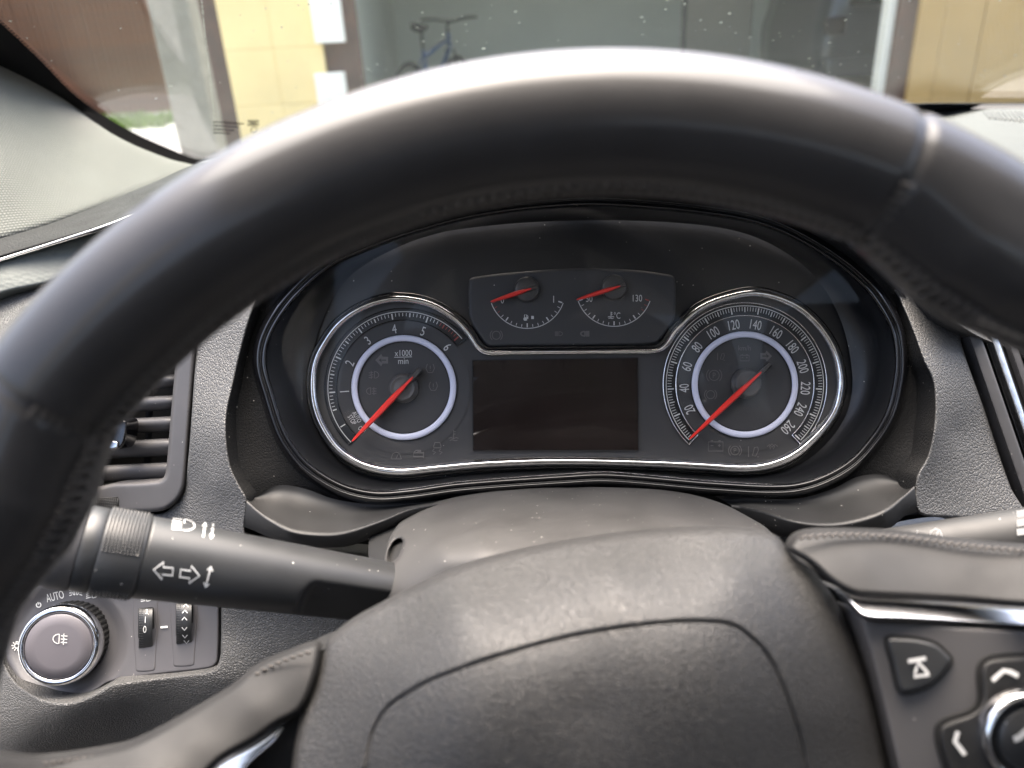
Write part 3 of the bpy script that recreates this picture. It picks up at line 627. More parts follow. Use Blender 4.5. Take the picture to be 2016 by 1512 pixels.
icon(mb, 'arrl', 753, 709, 12, 0, GZ, 7); icon(mb, 'fogf', 736, 738, 12, 0, GZ, 1.5); icon(mb, 'fogr', 731, 770, 12, 0, GZ, 1.5); icon(mb, 'tyre', 847, 725, 14, 0, GZ, 1.6); icon(mb, 'tyre', 853, 760, 14, 0, GZ, 1.6)
icon(mb, 'skid', 861, 880, 16, 0, GZ, 1.8); icon(mb, 'pump', 824, 893, 14, 90, GZ, 2.2); icon(mb, 'temp', 893, 858, 14, 0, GZ, 1.4); icon(mb, 'wiper', 780, 897, 13, 0, GZ, 1.2)
mb.build('warning_symbol', ICW, ta, smooth=False)
ctr = U(795, 764, FD); toc = RN @ np.array([0, 0, 1.0]); k = .43 / F
def hubcap(c, r, parent, name='hub_cap'):
    V, Fc = lathe(U(c[0], c[1], FD), toc, [(r*1.18*k, .0), (r*1.16*k, .0022), (r*1.0*k, .0024), (r*1.0*k, .0048), (r*.9*k, .0056), (r*.86*k, .0054), (r*.6*k, .0058), (.0002, .0060)], 48); link(name, V, Fc, M_HUBC, parent)
hubcap((795, 764), 25, ta); needle('needle', (693, 869), (813, 742), 6.2, 2.6, ta, .0085)
sc_ = (1466.5, 757)
sp = big_dial('speedometer', sc_, 105, 134, 'speedometer dial marked 0 to 260')
mb = MB(); sector(mb, sc_, 136, 161, -47, 227, FD - .0007, 120); mb.build('scale_band', M_BAND, sp, smooth=False)
mb = MB(); e = np.vstack([arc(*sc_, 136, -47, 227, 100), arc(*sc_, 161, 227, -47, 100)]); mb.add(*tube(U(e[:, 0], e[:, 1], FD - .0009), 1.2*.43/F, 6, True)); mb.build('band_edge', M_CHR, sp)
mb = MB(); ribbon(mb, arc(*sc_, 155, -45, 225, 120), 1.6, PZ)
sv = lambda v: 225 - v * 270 / 260
for kk in range(0, 131):
    v = kk * 2; tick(mb, sc_, sv(v), 140 if v % 20 == 0 else (142.5 if v % 10 == 0 else 144.5), 152.5, 2.5 if v % 20 == 0 else (1.9 if v % 10 == 0 else 1.1), PZ)
mb.build('tick_marks', M_WHT, sp, smooth=False)
mb = MB(True)
for v in range(0, 261, 20):
    a = sv(v); p = arc(*sc_, 119.5, a, a, 1)[0]; text(mb, str(v), p[0], p[1], 19, a - 90, NZ, .64)
mb.build('numeral', M_WHT, sp, smooth=False)
mb = MB(True); text(mb, 'km/h', 1466, 685, 10, 0, GZ, .9); icon(mb, 'arrr', 1507, 701, 11, 0, GZ, 6); icon(mb, 'circ', 1406, 739, 20, 0, GZ, 1.4); text(mb, 'P', 1406, 739, 11, 0, GZ, .8); icon(mb, 'circ', 1399, 777, 16, 0, GZ, 1.4)
icon(mb, 'batt', 1409, 879, 18, 0, GZ, 1.7); icon(mb, 'circ', 1447, 887, 17, 0, GZ, 1.7); text(mb, 'P', 1447, 887, 10, 0, GZ, .8); icon(mb, 'lane', 1484, 889, 13, 0, GZ, 1.7); icon(mb, 'coil', 1521, 879, 13, 0, GZ, 1.5); icon(mb, 'lane', 1420, 702, 9, 0, GZ, 1.3); icon(mb, 'batt', 1466, 705, 11, 0, GZ, 1.3)
mb.build('warning_symbol', ICW, sp, smooth=False)
hubcap((1468, 755), 25.5, sp); needle('needle', (1357, 865), (1499, 732), 6.0, 2.6, sp, .0085)
def small_gauge(name, c, label, red, t0, t1, tip, tail):
    V, Fc = lathe(U(c[0], c[1], FD), toc, [(25*k, .0005), (25*k, .003), (23.5*k, .0045), (20*k, .0048), (.0003, .0049)], 48); o = link(name, V, Fc, M_NDL, cl); o['label'] = label
    mb = MB(); a = (c[0] + 1, c[1] + .5); ribbon(mb, arc(*a, 75, 199.5, 340.5, 60), 1.5, GD - .0004)
    for i in range(17):
        an = 199.5 + 141 * i / 16; tick(mb, a, an, 65 if i % 4 == 0 else 67.5, 73, 2.4 if i % 4 == 0 else 1.2, GD - .0004, 1 if i in red else 0)
    mb.build('tick_marks', [M_WHT, M_REDP], o, smooth=False)
    mb = MB(True); text(mb, t0[0], t0[1], t0[2], 13, 0, GD - .0004, .75); text(mb, t1[0], t1[1], t1[2], 13.5, 0, GD - .0004, .75)
    if name == 'fuel_gauge':
        icon(mb, 'pump', 1036, 625, 7.5, 0, GD - .0004, 1.4); ribbon(mb, [(1046, 625), (1051, 625)], 6, GD - .0004); sector(mb, (1034, 628), 0.1, 3.6, 0, 360, GD - .0004, 12)
    else:
        icon(mb, 'temp', 1203, 621, 9, 0, GD - .0004, 1.3); text(mb, '°C', 1215, 621, 13, 0, GD - .0004, .72)
    mb.build('numeral', M_WHT, o, smooth=False); needle('needle', tip, tail, 4.8, 2.0, o, .0075)
small_gauge('fuel_gauge', (1037, 571), 'fuel gauge with needle at empty', (0, 1, 2), ('0', 989, 591), ('1', 1090, 589), (966, 594), (1046, 568))
small_gauge('temperature_gauge', (1208, 567), 'coolant temperature gauge with needle at the low end', (14, 15, 16), ('50', 1160, 588), ('130', 1255, 587), (1135, 590), (1221, 563))
mb = MB(True); icon(mb, 'circ', 977, 660, 16, 0, GD - .0003, 1.5); icon(mb, 'high', 1152, 657, 10, 180, GD - .0003, 3); icon(mb, 'high', 1100, 657, 9, 0, GD - .0003, 1.2); mb.build('warning_symbol', ICW, gpan, smooth=False)
# clear lens, leaning back at the foot
lens = [tuple(p) for p in offset(resample(C1, 90), 24)]
sheet('lens', lens, lambda X, Y: .4045 + .000042 * (Y - 390) - .002 * (1 - ((X - 1142) / 640) ** 2), M_LENS, cl, step=24, skirt=0, bstep=10)

# ---- steering column shroud
shr = thing('steering_column_shroud', U(1110, 1150, .34), 'matt grey black plastic steering column shroud under the instrument cluster', 'column shroud')
sd = tps([(1120, 960, .398), (900, 980, .392), (1350, 975, .392), (790, 1030, .372), (1480, 1020, .372), (744, 1090, .350), (1520, 1050, .355), (1120, 1055, .318), (950, 1062, .318), (870, 1085, .318), (1300, 1050, .320), (800, 1130, .322),
          (740, 1170, .330), (700, 1217, .345), (1120, 1110, .306), (900, 1150, .308), (780, 1210, .318), (1400, 1080, .315), (1120, 1250, .300), (720, 1290, .335), (1560, 1120, .345), (1600, 1250, .345)])
so = [(698, 1217), (712, 1180), (730, 1152), (752, 1126), (757, 1098), (765, 1064), (787, 1029), (819, 1008), (847, 996), (906, 981), (1005, 969), (1125, 963), (1250, 965), (1320, 970), (1374, 979), (1430, 996), (1478, 1020), (1512, 1042), (1560, 1100), (1600, 1200), (1600, 1400), (690, 1400), (685, 1280)]
slot = [(757, 1118), (750, 1095), (757, 1076), (772, 1060), (786, 1056), (790, 1064), (786, 1080), (776, 1098), (766, 1115)]
sheet('cover', so, sd, M_SHRD, shr, step=7, er=9, eh=.005, skirt=.008, holes=[[(766, 1112), (763, 1096), (768, 1078), (779, 1064), (789, 1061), (793, 1068), (789, 1084), (779, 1102)]])
sheet('stalk_opening', [(735, 1040), (805, 1040), (805, 1130), (735, 1130)], lambda X, Y: sd(X, Y) + .009, M_BLACK, shr, step=14, skirt=0)

# ---- turn signal stalk
st = thing('turn_signal_stalk', U(450, 1110, .31), 'black turn signal stalk with white headlamp and arrow symbols left of the column', 'stalk')
A_, B_ = np.array(U(800, 1172, .338)), np.array(U(118, 1072, .283)); ax = B_ - A_; LS = np.linalg.norm(ax); ax /= LS
e1 = np.cross(ax, RN @ np.array([0, 0, 1.0])); e1 /= np.linalg.norm(e1)           # image-vertical-ish
e2 = np.cross(ax, e1); 
if np.dot(e2, RN @ np.array([0, 0, 1.0])) < 0: e2 = -e2                              # towards the driver
up_i = RN @ np.array([0, 1.0, 0]); 
if np.dot(e1, up_i) < 0: e1 = -e1
SR = lambda s: np.interp(s, [0, .25, .55, .78, 1], [.0128, .0136, .0147, .0155, .0160])
mc = (-.38 * e1 + .92 * e2); mc /= np.linalg.norm(mc)
def stalk_ring(s, r, n=72, cut=0):
    a = np.linspace(0, 2*np.pi, n, endpoint=False); O = np.cos(a)[:, None] * e1 * r + np.sin(a)[:, None] * e2 * r
    if cut > 0:
        lim = r * (1 - .27 * cut); d = O @ mc; O = O - np.clip(d - lim, 0, None)[:, None] * mc
    return A_ + ax * LS * s + O
def s_at(px, py):
    best = min(np.linspace(0, 1.2, 1201), key=lambda q: abs((lambda c: CX + F * c[0] / -c[2])((A_ + ax*LS*q - EN) @ RN) - px)); return best
K0, K1, K2 = s_at(282, 0), s_at(196, 0), s_at(160, 0)
mb = MB(); mb.add(*loft([stalk_ring(s, SR(s), 72, np.clip((s_at(585, 0) - s) / .03, 0, 1) ** .6) for s in np.linspace(0, K0 + .003, 90)], True, True, True)); mb.build('lever', M_STALK, st)
mb = MB(); mb.add(*loft([stalk_ring(s, r) for s, r in ((K0, .0150), (K0 + .006, .0161), (K0 + .01, .0162), (K1 - .004, .0164), (K1, .0160))]))
n1, n2 = 90, 11
for i in range(n1):                         # rubber-like pips of the twist grip, in two patches
    a = 2*np.pi*i/n1
    sA = math.sin(a); cA = math.cos(a)
    if sA < -.2 or (-.62 < cA < .28): continue
    for j in range(n2):
        s = K0 + .016 + (K1 - K0 - .024) * j / (n2 - 1); p = A_ + ax*LS*s + (cA*e1 + sA*e2)*.0162; nr = cA*e1 + sA*e2; tg = np.cross(ax, nr); h = .00042
        V = [p + ax*h*u + tg*h*v for u, v in ((-1, -1), (1, -1), (1, 1), (-1, 1))] + [p + nr*.00055 + ax*h*.5*u + tg*h*.5*v for u, v in ((-1, -1), (1, -1), (1, 1), (-1, 1))]
        mb.add(V, [(0, 1, 5, 4), (1, 2, 6, 5), (2, 3, 7, 6), (3, 0, 4, 7), (4, 5, 6, 7)])
mb.build('twist_grip', M_STALK, st)
mb = MB(); mb.add(*loft([stalk_ring(s, r) for s, r in ((K1, .0153), (K1 + .005, .0158), (K2 - .005, .0158), (K2, .0154))])); mb.build('collar', M_STALK, st)
mb = MB(); mb.add(*loft([stalk_ring(s, r) for s, r in ((K2, .0150), (K2 + .006, .0158), (K2 + .05, .0158), (K2 + .09, .0150), (K2 + .105, .013), (K2 + .112, .006))], True, True, True)); mb.build('end_cap', M_VENT, st)
def on_stalk(X, Y):                       # distance of the lever's surface in that direction
    X, Y = np.ravel(X), np.ravel(Y); out = []
    for x, y in zip(X, Y):
        r = ray(x, y); o_ = EN - A_; rp = r - ax * np.dot(r, ax); op = o_ - ax * np.dot(o_, ax)
        t0 = -np.dot(op, rp) / np.dot(rp, rp); s = np.dot(o_ + r * t0, ax) / LS; R = SR(s)
        a, b, c = np.dot(rp, rp), 2*np.dot(op, rp), np.dot(op, op) - R*R; dsc = b*b - 4*a*c
        out.append(((-b - math.sqrt(max(dsc, 0))) / (2*a)) - .0003)
    return np.array(out)
mb = MB(True)
icon(mb, 'high', 361, 1033, 24, -6, on_stalk, 2.3, sx=1.1); icon(mb, 'up', 402, 1043, 18, -8, on_stalk, 3.6); icon(mb, 'down', 418, 1045, 18, -8, on_stalk, 3.6)
icon(mb, 'arrl', 323, 1124, 23, -6, on_stalk, 3.6); icon(mb, 'arrr', 372, 1131, 23, -8, on_stalk, 3.6); icon(mb, 'dbl', 410, 1136, 25, -15, on_stalk, 3.4)
mb.build('symbol', M_WHT, st, smooth=False)

# ---- wiper stalk
wp = thing('wiper_stalk', U(1900, 1050, .33), 'dark grey wiper stalk with white symbols behind the right spoke', 'stalk')
A2, B2 = np.array(U(1560, 1112, .345)), np.array(U(2350, 1018, .30)); P = np.linspace(A2, B2, 30)
mb = MB(); mb.add(*tube(P, np.linspace(.0095, .0135, 30), 40)); mb.build('lever', M_TRAY, wp)
ow = lambda X, Y: .345 - (np.ravel(X) - 1560) / 790 * .045 - .0118
mb = MB(True); icon(mb, 'wiper', 1842, 1050, 17, 4, ow, 3.4); icon(mb, 'dbl', 1806, 1050, 7, 4, ow, 2.6)
for yy in (1012, 1030, 1048): mb.cut(); ribbon(mb, [(2002, yy), (2016, yy - 2), (2040, yy - 4)], 13, ow)
mb.build('symbol', M_WHT, wp, smooth=False)

# ---- side air vent
vt = thing('air_vent', U(260, 1000, .44), 'side air vent with horizontal dark slats between steering wheel rim and soft pad', 'air vent', None)
vd = tps([(400, 560, .424), (386, 668, .423), (364, 955, .420), (60, 560, .45), (60, 1005, .445), (318, 1005, .424), (200, 800, .436)])
sheet('frame', [(394, 600), (386, 668), (375, 820), (364, 952), (358, 972), (345, 990), (318, 1006), (230, 1009), (130, 1009), (130, 600)], vd, M_VENT, vt, step=9, er=9, eh=.004, holes=[[(349, 640), (346, 705), (336, 820), (327, 925), (322, 940), (312, 946), (230, 951), (150, 954), (150, 640)]], skirt=.03)
for yc, hh in ((672, 13), (713, 13), (754, 13), (796, 14), (838, 15), (883, 17), (930, 17)):
    n = 16; a = np.linspace(0, 2*np.pi, n, endpoint=False); rg = []
    for x in np.linspace(150, 352, 8):
        d = .446 - .014 * (x - 70) / 282; yb = yc + 6 - (x - 70) / 282 * 14 + 8
        h = np.sin(a) * hh; b = .0075 - np.cos(a) * .0075
        rg.append(U(np.full(n, x), yb + h - (np.cos(a) + 1) * 4, d + .009 + b))
    V, Fc = loft(rg, True, True, True); link('slat', V, Fc, M_VENT, vt)
for x in (205, 300):
    P = np.linspace((x, 640), (x - 12, 950), 6); mb = MB(); mb.add(*tube(U(P[:, 0], P[:, 1], .474), .0022, 8)); mb.build('vane', M_BLACK, vt)
mb = MB(); sheet('duct', [(140, 620), (360, 620), (360, 965), (140, 965)], .492, M_BLACK, vt, step=60, skirt=0)
tb = sheet('slider_tab', [(205, 862), (212, 845), (238, 825), (250, 828), (252, 845), (246, 872), (236, 884), (205, 886)], .428, M_GLOSS, vt, step=5, er=6, eh=.004, skirt=.012)
sheet('chrome_inlay', [(206, 872), (222, 868), (232, 871), (230, 882), (206, 884)], .4265, M_CHR, tb, step=4, er=3, eh=.001, skirt=.003)
mb = MB()
for i in range(7):
    P = np.array([(180, 982 + i*3.2), (205, 981 + i*3.1), (231, 979 + i*3.1)]); mb.add(*tube(U(P[:, 0], P[:, 1], vd(P[:, 0], P[:, 1]) - .0006), .00035, 6))
for i in range(14):
    P = np.array([(180 + i*4, 981), (180 + i*4, 992), (180 + i*4, 1002)]); mb.add(*tube(U(P[:, 0], P[:, 1], vd(P[:, 0], P[:, 1]) - .0006), .00035, 6))
mb.build('thumbwheel', M_BLACK, vt)

# ---- centre air vent, slanted bars
cv = thing('air_vent', U(1990, 1010, .43), 'centre air vent edge with slanted gloss black and satin bars right of the soft pad', 'air vent', None)
for x0, x1, dpt, m, nm in ((1892, 1908, .424, M_BLACK, 'gap_strip'), (1908, 1934, .412, M_VENT, 'frame_bar'), (1936, 1948, .420, M_GLOSS, 'gloss_bar'), (1950, 1968, .416, M_SATC, 'bright_bar'), (1970, 1980, .424, M_BLACK, 'gap_strip'), (1982, 1998, .418, M_VENT, 'frame_bar'), (2000, 2024, .424, M_GLOSS, 'gloss_bar'), (2026, 2040, .416, M_SATC, 'bright_bar'), (2042, 2120, .424, M_GLOSS, 'gloss_bar')):
    sl_ = .345
    q = [(x0 + (y - 668) * sl_, y) for y in np.linspace(610, 1030, 15)] + [(x1 + (y - 668) * sl_, y) for y in np.linspace(1030, 610, 15)]
    sheet(nm, q, dpt, m, cv, step=7, er=4, eh=.003, skirt=.02, closed_spline=False)

# ---- light switch panel
lp = thing('light_switch_panel', U(220, 1340, .44), 'grey light switch panel with rotary knob and two thumb wheels below the stalk', 'switch panel')
ld = tps([(10, 1290, .441), (130, 1378, .424), (430, 1310, .420), (432, 1120, .428), (100, 1140, .445), (250, 1250, .430)])
kc = (128, 1262)
def ldd(X, Y):
    X, Y = np.ravel(X), np.ravel(Y); r = np.hypot(X - kc[0] - 6, Y - kc[1]); return ld(X, Y) + .0035 * np.clip((118 - r) / 22, 0, 1)
w1 = [(270, 1195), (300, 1193), (303, 1200), (303, 1318), (298, 1323), (275, 1326), (270, 1320)]
sheet('panel', SW, ldd, M_SWP, lp, step=6, er=5, eh=.002, skirt=.02)
axk = RN @ np.array([.12, .10, 1.0]); axk /= np.linalg.norm(axk); kb = U(143, 1258, .4365)
kk_ = .43 / F
# knurled skirt, chrome collar and face are one rotary knob
V, Fc = lathe(kb, axk, [(76*kk_, 0), (76*kk_, .0125)], 180, False); V = V.reshape(2, 180, 3)
c_ = V.mean(1, keepdims=True); j = (np.arange(180) % 4 < 2)[None, :, None]; V = np.where(j, V, c_ + (V - c_) * .975)
rk = link('rotary_knob', V.reshape(-1, 3), Fc, M_BLACK, lp, smooth=False)
V, Fc = lathe(kb, axk, [(75*kk_, .0115), (77*kk_, .0122), (76.5*kk_, .0150), (73*kk_, .0172), (68*kk_, .0180), (63.5*kk_, .0176), (62.5*kk_, .0160)], 96, False); link('chrome_collar', V, Fc, M_CHR, rk)
V, Fc = lathe(kb, axk, [(61.5*kk_, .0150), (61.5*kk_, .0168), (59.5*kk_, .0177), (40*kk_, .0180), (.0003, .0181)], 96); link('knob_face', V, Fc, M_KNOBF, rk)
kd = .4365 - .0187
fx = np.array(kb) + axk * .0186
fd = lambda X, Y: np.array([hitd(x, y, fx, axk) for x, y in zip(np.ravel(X), np.ravel(Y))])
mb = MB(); icon(mb, 'fogr', 118, 1258, 17, -3, fd, 2.0); mb.build('fog_symbol', M_WHT, rk, smooth=False)
mb = MB(True); pd_ = lambda X, Y: ldd(X, Y) - .0007
icon(mb, 'power', 76, 1191, 9, 15, pd_, 1.9); text(mb, 'AUTO', 108, 1174, 16, 14, pd_, .56); icon(mb, 'pos', 149, 1167, 12, 2, pd_, 1.6); icon(mb, 'low', 181, 1170, 14, -3, pd_, 1.7); icon(mb, 'bulb', 33, 1271, 13, -5, pd_, 1.8)
icon(mb, 'low', 288, 1177, 13, -3, pd_, 1.8); ribbon(mb, [(316, 1235), (323, 1234.5), (330, 1234)], 4, pd_); mb.build('symbol', M_WHT, lp, smooth=False)
def thumbwheel(x0, x1, y0, y1, yb, ytop, prints):
    # slider recess frame, slot and wheel
    fr = sheet('slider_frame', [(x0 - 7, ytop), (x1 + 4, ytop), (x1 + 4, yb - 8), (x1, yb), (x0 - 2, yb + 2), (x0 - 6, yb - 4)], lambda X, Y: ldd(X, Y) - .0004, M_SWP, lp, step=6, er=4, eh=.0012, skirt=.003)
    dc = float(ldd((x0 + x1)/2, (y0 + y1)/2)[0])
    sheet('slot', rect([(x0, y0), (x1, y0 - 3), (x1, y1 - 2), (x0, y1 + 2)]), dc - .0009, M_BLACK, fr, step=9, skirt=0, closed_spline=False)
    yc = (y0 + y1) / 2; hr = (y1 - y0) / 2 * 1.02; a = np.linspace(-1.15, 1.15, 40); rg = []
    for x, sc_r in ((x0 + 1, .93), (x0 + 9, .98), (x0 + 11, 1), (x1 - 7, 1), (x1 - 3, .9)):
        rg.append(U(np.full(40, x), yc + hr * np.sin(a) / math.sin(1.15), dc - .0006 - sc_r * .0052 * (np.cos(a) - math.cos(1.15)) / (1 - math.cos(1.15))))
    V, Fc = loft(rg, False); wl = link('thumb_wheel', V, Fc, M_STALK, lp)
    mb = MB()
    for i in range(20):
        for jx in range(3):
            an = -1.05 + 2.1 * i / 19; mb.add(*lathe(U(x0 + 3 + jx*3.2, yc + hr*math.sin(an)/math.sin(1.15), dc - .0004 - .0050*(math.cos(an) - math.cos(1.15))/(1 - math.cos(1.15))), toc, [(.00038, 0), (.0002, .0005)], 5))
    mb.build('grip_pips', M_STALK, wl)
    wdep = lambda X, Y: dc - .0012 - .0052 * (np.sqrt(np.clip(1 - (np.clip((np.ravel(Y) - yc) / hr, -1, 1) * math.sin(1.15))**2, 0, 1)) - math.cos(1.15)) / (1 - math.cos(1.15))
    mb = MB(True)
    for p in prints:
        if p[0] in '^v':
            s = -1 if p[0] == '^' else 1; x, y = p[1], p[2]; ribbon(mb, [(x - 5, y - 3*s), (x, y + 3*s), (x + 5, y - 3*s)], 1.8, wdep)
        else: text(mb, p[0], p[1], p[2], p[3], -3, wdep, .75)
    mb.build('mark', M_WHT, wl, smooth=False)
thumbwheel(272, 303, 1198, 1281, 1321, 1160, [('2', 289, 1204, 9), ('1', 286, 1220, 12), ('0', 285, 1239, 14)])
thumbwheel(346, 380, 1188, 1271, 1311, 1160, [('^', 366, 1192), ('^', 364, 1204), ('^', 363, 1218), ('v', 363, 1238), ('v', 364, 1253), ('v', 367, 1264)])

# ---- steering wheel
wc = np.array([.0232, -.1072, .1877]); ta_, tb_ = -.0693, -.0096
def wheel(X, Y, Z):                       # wheel's own plane (Z away from the driver) -> world
    X, Y, Z = np.broadcast_arrays(X, Y, Z)
    Y2 = Y*math.cos(ta_) - Z*math.sin(ta_); Z2 = Y*math.sin(ta_) + Z*math.cos(ta_)
    X3 = X*math.cos(tb_) + Z2*math.sin(tb_); Z3 = -X*math.sin(tb_) + Z2*math.cos(tb_)
    return np.stack([wc[0] + X3, wc[1] + Y2, -(wc[2] + Z3)], -1) @ RN.T + EN
sw = thing('steering_wheel', wheel(0, 0, .05), 'black leather steering wheel with stitched rim and airbag hub', 'steering wheel')
NT, NP = 900, 40; AX0 = 104.5; RW, rw = .167, .0160
th = np.linspace(0, 360, NT, endpoint=False); ph = np.linspace(0, 2*np.pi, NP, endpoint=False)
dl_ = (th - AX0 + 180) % 360 - 180
def rim_pt(dl, phi, lift=0.0):
    dl, phi = np.broadcast_arrays(np.asarray(dl, float), np.asarray(phi, float)); ad = np.abs(dl)
    g = np.exp(-((ad - 36.2) * math.pi/180*RW / .0011)**2)                        # radial seam
    r = rw * (1 - .06 * g) + lift
    b = np.clip((ad - 36.4) / 7, 0, 1) * np.clip((56 - ad) / 8, 0, 1)                # thumb rests
    inn = np.clip(-np.cos(phi), 0, 1) ** 1.2
    thin = np.clip((ad - 52) / 12, 0, 1)
    inner = r + inn * (.0052 * b - .0015 * thin)
    gi = np.exp(-(((phi - math.radians(196)) * rw) / .0009)**2) * .0009           # stitched seam round the inside
    rad = inner - gi
    T = np.radians(AX0 + dl)
    rr = RW + rad * np.cos(phi); return wheel(rr * np.cos(T), rr * np.sin(T), rad * np.sin(phi) * 1.05)
DL, PH = np.meshgrid(dl_, ph, indexing='ij')
V = rim_pt(DL, PH).reshape(-1, 3); rim = link('rim', V, grid_faces(NT, NP, True, True), M_RIM, sw)
mb = MB(); pS = math.radians(196)
for a in np.arange(-150, 150, 1.05):                                              # cross-stitch thread
    for (u0, p0), (u1, p1) in (((a, pS - .17), (a + .75, pS + .17)), ((a + .75, pS - .17), (a, pS + .17))):
        s = np.linspace(0, 1, 5); P = rim_pt(u0 + (u1 - u0)*s, p0 + (p1 - p0)*s, .0004 + .0005*np.sin(np.pi*s)); mb.add(*tube(P, .00036, 5))
mb.build('stitching', M_STIT, rim)
for sgn in (-1, 1):                                                                # thread knots where the radial seams end
    mb = MB()
    for i in range(7):
        s = np.linspace(0, 1, 5); a = sgn * 36.2; P = rim_pt(a + np.linspace(-.5, .5, 5), pS + .25 + .12*i, .0005*np.sin(np.pi*s)); mb.add(*tube(P, .0005, 5))
    mb.build('seam_knot', M_STIT, rim)
# airbag cover
hubo = [(637, 1274), (646, 1258), (688, 1224), (752, 1188), (807, 1160), (906, 1115), (1005, 1088), (1125, 1064), (1250, 1047), (1330, 1041), (1411, 1039), (1480, 1042), (1530, 1056), (1553, 1086), (1597, 1121), (1627, 1154), (1657, 1203), (1683, 1266), (1709, 1340), (1727, 1415), (1746, 1510), (1755, 1620), (1740, 1800), (560, 1800), (560, 1620), (574, 1512), (580, 1460), (592, 1408), (617, 1352), (630, 1300)]
hd = tps([(640, 1270, .262), (800, 1165, .264), (1000, 1090, .266), (1250, 1048, .267), (1500, 1048, .264), (1650, 1190, .250), (1740, 1500, .236), (575, 1500, .240), (610, 1380, .251), (1200, 1130, .240), (900, 1200, .238), (1450, 1130, .240),
          (1150, 1230, .226), (800, 1330, .229), (1450, 1230, .226), (1150, 1400, .214), (750, 1500, .220), (1560, 1400, .222), (1150, 1600, .208), (700, 1700, .215), (1600, 1700, .213), (1150, 1800, .207)], .0015)
groove = spline([(700, 1800), (712, 1600), (722, 1500), (733, 1445), (760, 1398), (800, 1367), (860, 1335), (1000, 1286), (1150, 1248), (1300, 1227), (1374, 1224), (1437, 1230), (1478, 1255), (1515, 1297), (1541, 1351), (1564, 1415), (1582, 1478), (1600, 1600), (1610, 1800)], 5, False)
def hubd(X, Y):
    g = pdist(groove, np.ravel(X), np.ravel(Y), False); ins = inside(np.vstack([groove, [(1610, 1900), (700, 1900)]]), np.ravel(X), np.ravel(Y))
    return hd(X, Y) + .0013 * np.exp(-(g / 3.6)**2) + .0008 * ins * np.clip(g / 8, 0, 1)
gT = np.gradient(groove, axis=0); gT /= np.linalg.norm(gT, axis=1)[:, None]; gN = np.stack([-gT[:, 1], gT[:, 0]], 1)
ext = np.vstack([groove + gN * o for o in (-11, -7.5, -4.5, -2.2, 0, 2.2, 4.5, 7.5, 11)]); ext = ext[(ext[:, 1] < 1790)]
sheet('airbag_cover', hubo, hubd, M_HUB, sw, step=8, er=16, eh=.005, skirt=.003, extra=ext)
sheet('hub_core', [(560, 1320), (700, 1260), (1500, 1120), (1620, 1150), (1700, 1185), (2250, 1215), (2250, 1900), (300, 1900), (440, 1500)], .262, M_BLACK, sw, step=80, skirt=.02)
# right spoke
rs = sheet('spoke', [(1553, 1082), (1562, 1058), (1590, 1045), (1650, 1042), (1740, 1044), (1820, 1052), (1900, 1063), (2016, 1073), (2250, 1085), (2250, 1212), (2016, 1196), (1900, 1187), (1800, 1181), (1720, 1177), (1680, 1172), (1640, 1150), (1597, 1112)],
      tps([(1560, 1060, .256), (1700, 1045, .262), (1900, 1064, .258), (2016, 1074, .252), (2250, 1085, .22), (1600, 1110, .245), (1700, 1110, .240), (1900, 1120, .236), (2050, 1130, .228), (2250, 1150, .20), (1690, 1172, .240), (1900, 1186, .240), (2050, 1196, .232), (2250, 1212, .21)], .03), M_SPOKE, sw, step=8, er=15, eh=.006, skirt=.003)
sheet('chrome_strip', [(1668, 1177), (1700, 1180), (1800, 1185), (1900, 1191), (2016, 1199), (2250, 1215), (2250, 1252), (2016, 1234), (1900, 1226), (1780, 1219), (1722, 1217), (1700, 1212), (1682, 1196)], lambda X, Y: .243 - .00020 * (np.ravel(Y) - 1175 - (np.ravel(X) - 1668) * .07), M_SATC, sw, step=6, er=5, eh=.003, skirt=.01)
pdp = tps([(1695, 1222, .240), (2100, 1245, .236), (2100, 1600, .226), (1780, 1600, .230), (1730, 1400, .236), (1900, 1400, .232)])
swp = sheet('switch_panel', [(1694, 1216), (1716, 1222), (1780, 1224), (2016, 1240), (2250, 1258), (2250, 1700), (1800, 1700), (1775, 1560), (1755, 1470), (1735, 1385), (1714, 1300)], pdp, M_VENT, sw, step=10, er=9, eh=.004, skirt=.02)
def button(outl, gap, lift, name, m=M_STALK, er=7, eh=.0018):
    O = spline(outl, 5)
    sheet('button_gap', [tuple(p) for p in offset(O, -gap)[::2]], lambda X, Y: pdp(X, Y) - .0006, M_BLACK, swp, step=12, skirt=.001)
    return sheet(name, [tuple(p) for p in O[::2]], lambda X, Y: pdp(X, Y) - lift, m, swp, step=7, er=er, eh=eh, skirt=.003)
b1 = button([(1748, 1258), (1770, 1256), (1805, 1259), (1840, 1268), (1860, 1284), (1872, 1300), (1862, 1318), (1846, 1336), (1825, 1352), (1800, 1361), (1776, 1364), (1768, 1350), (1758, 1305)], 6, .0022, 'distance_button')
b2 = button([(1932, 1322), (1940, 1304), (1965, 1296), (2016, 1293), (2080, 1296), (2100, 1320), (2100, 1372), (2130, 1390), (2170, 1410), (2170, 1480), (2100, 1540), (2016, 1600), (1950, 1580), (1880, 1540), (1862, 1500), (1850, 1455), (1852, 1432), (1870, 1420), (1905, 1408), (1926, 1394), (1934, 1372)], 9, .0026, 'cross_pad', M_BLACK, 8, .0025)
md = lambda X, Y: pdp(X, Y) - .0030
mb = MB(); ribbon(mb, [(1788, 1302), (1806, 1299), (1823, 1296)], 8, md); ribbon(mb, [(1808, 1304), (1826, 1324), (1830, 1328), (1800, 1332), (1803, 1320)], 6, md, True); mb.build('symbol', M_WHT, b1, smooth=False)
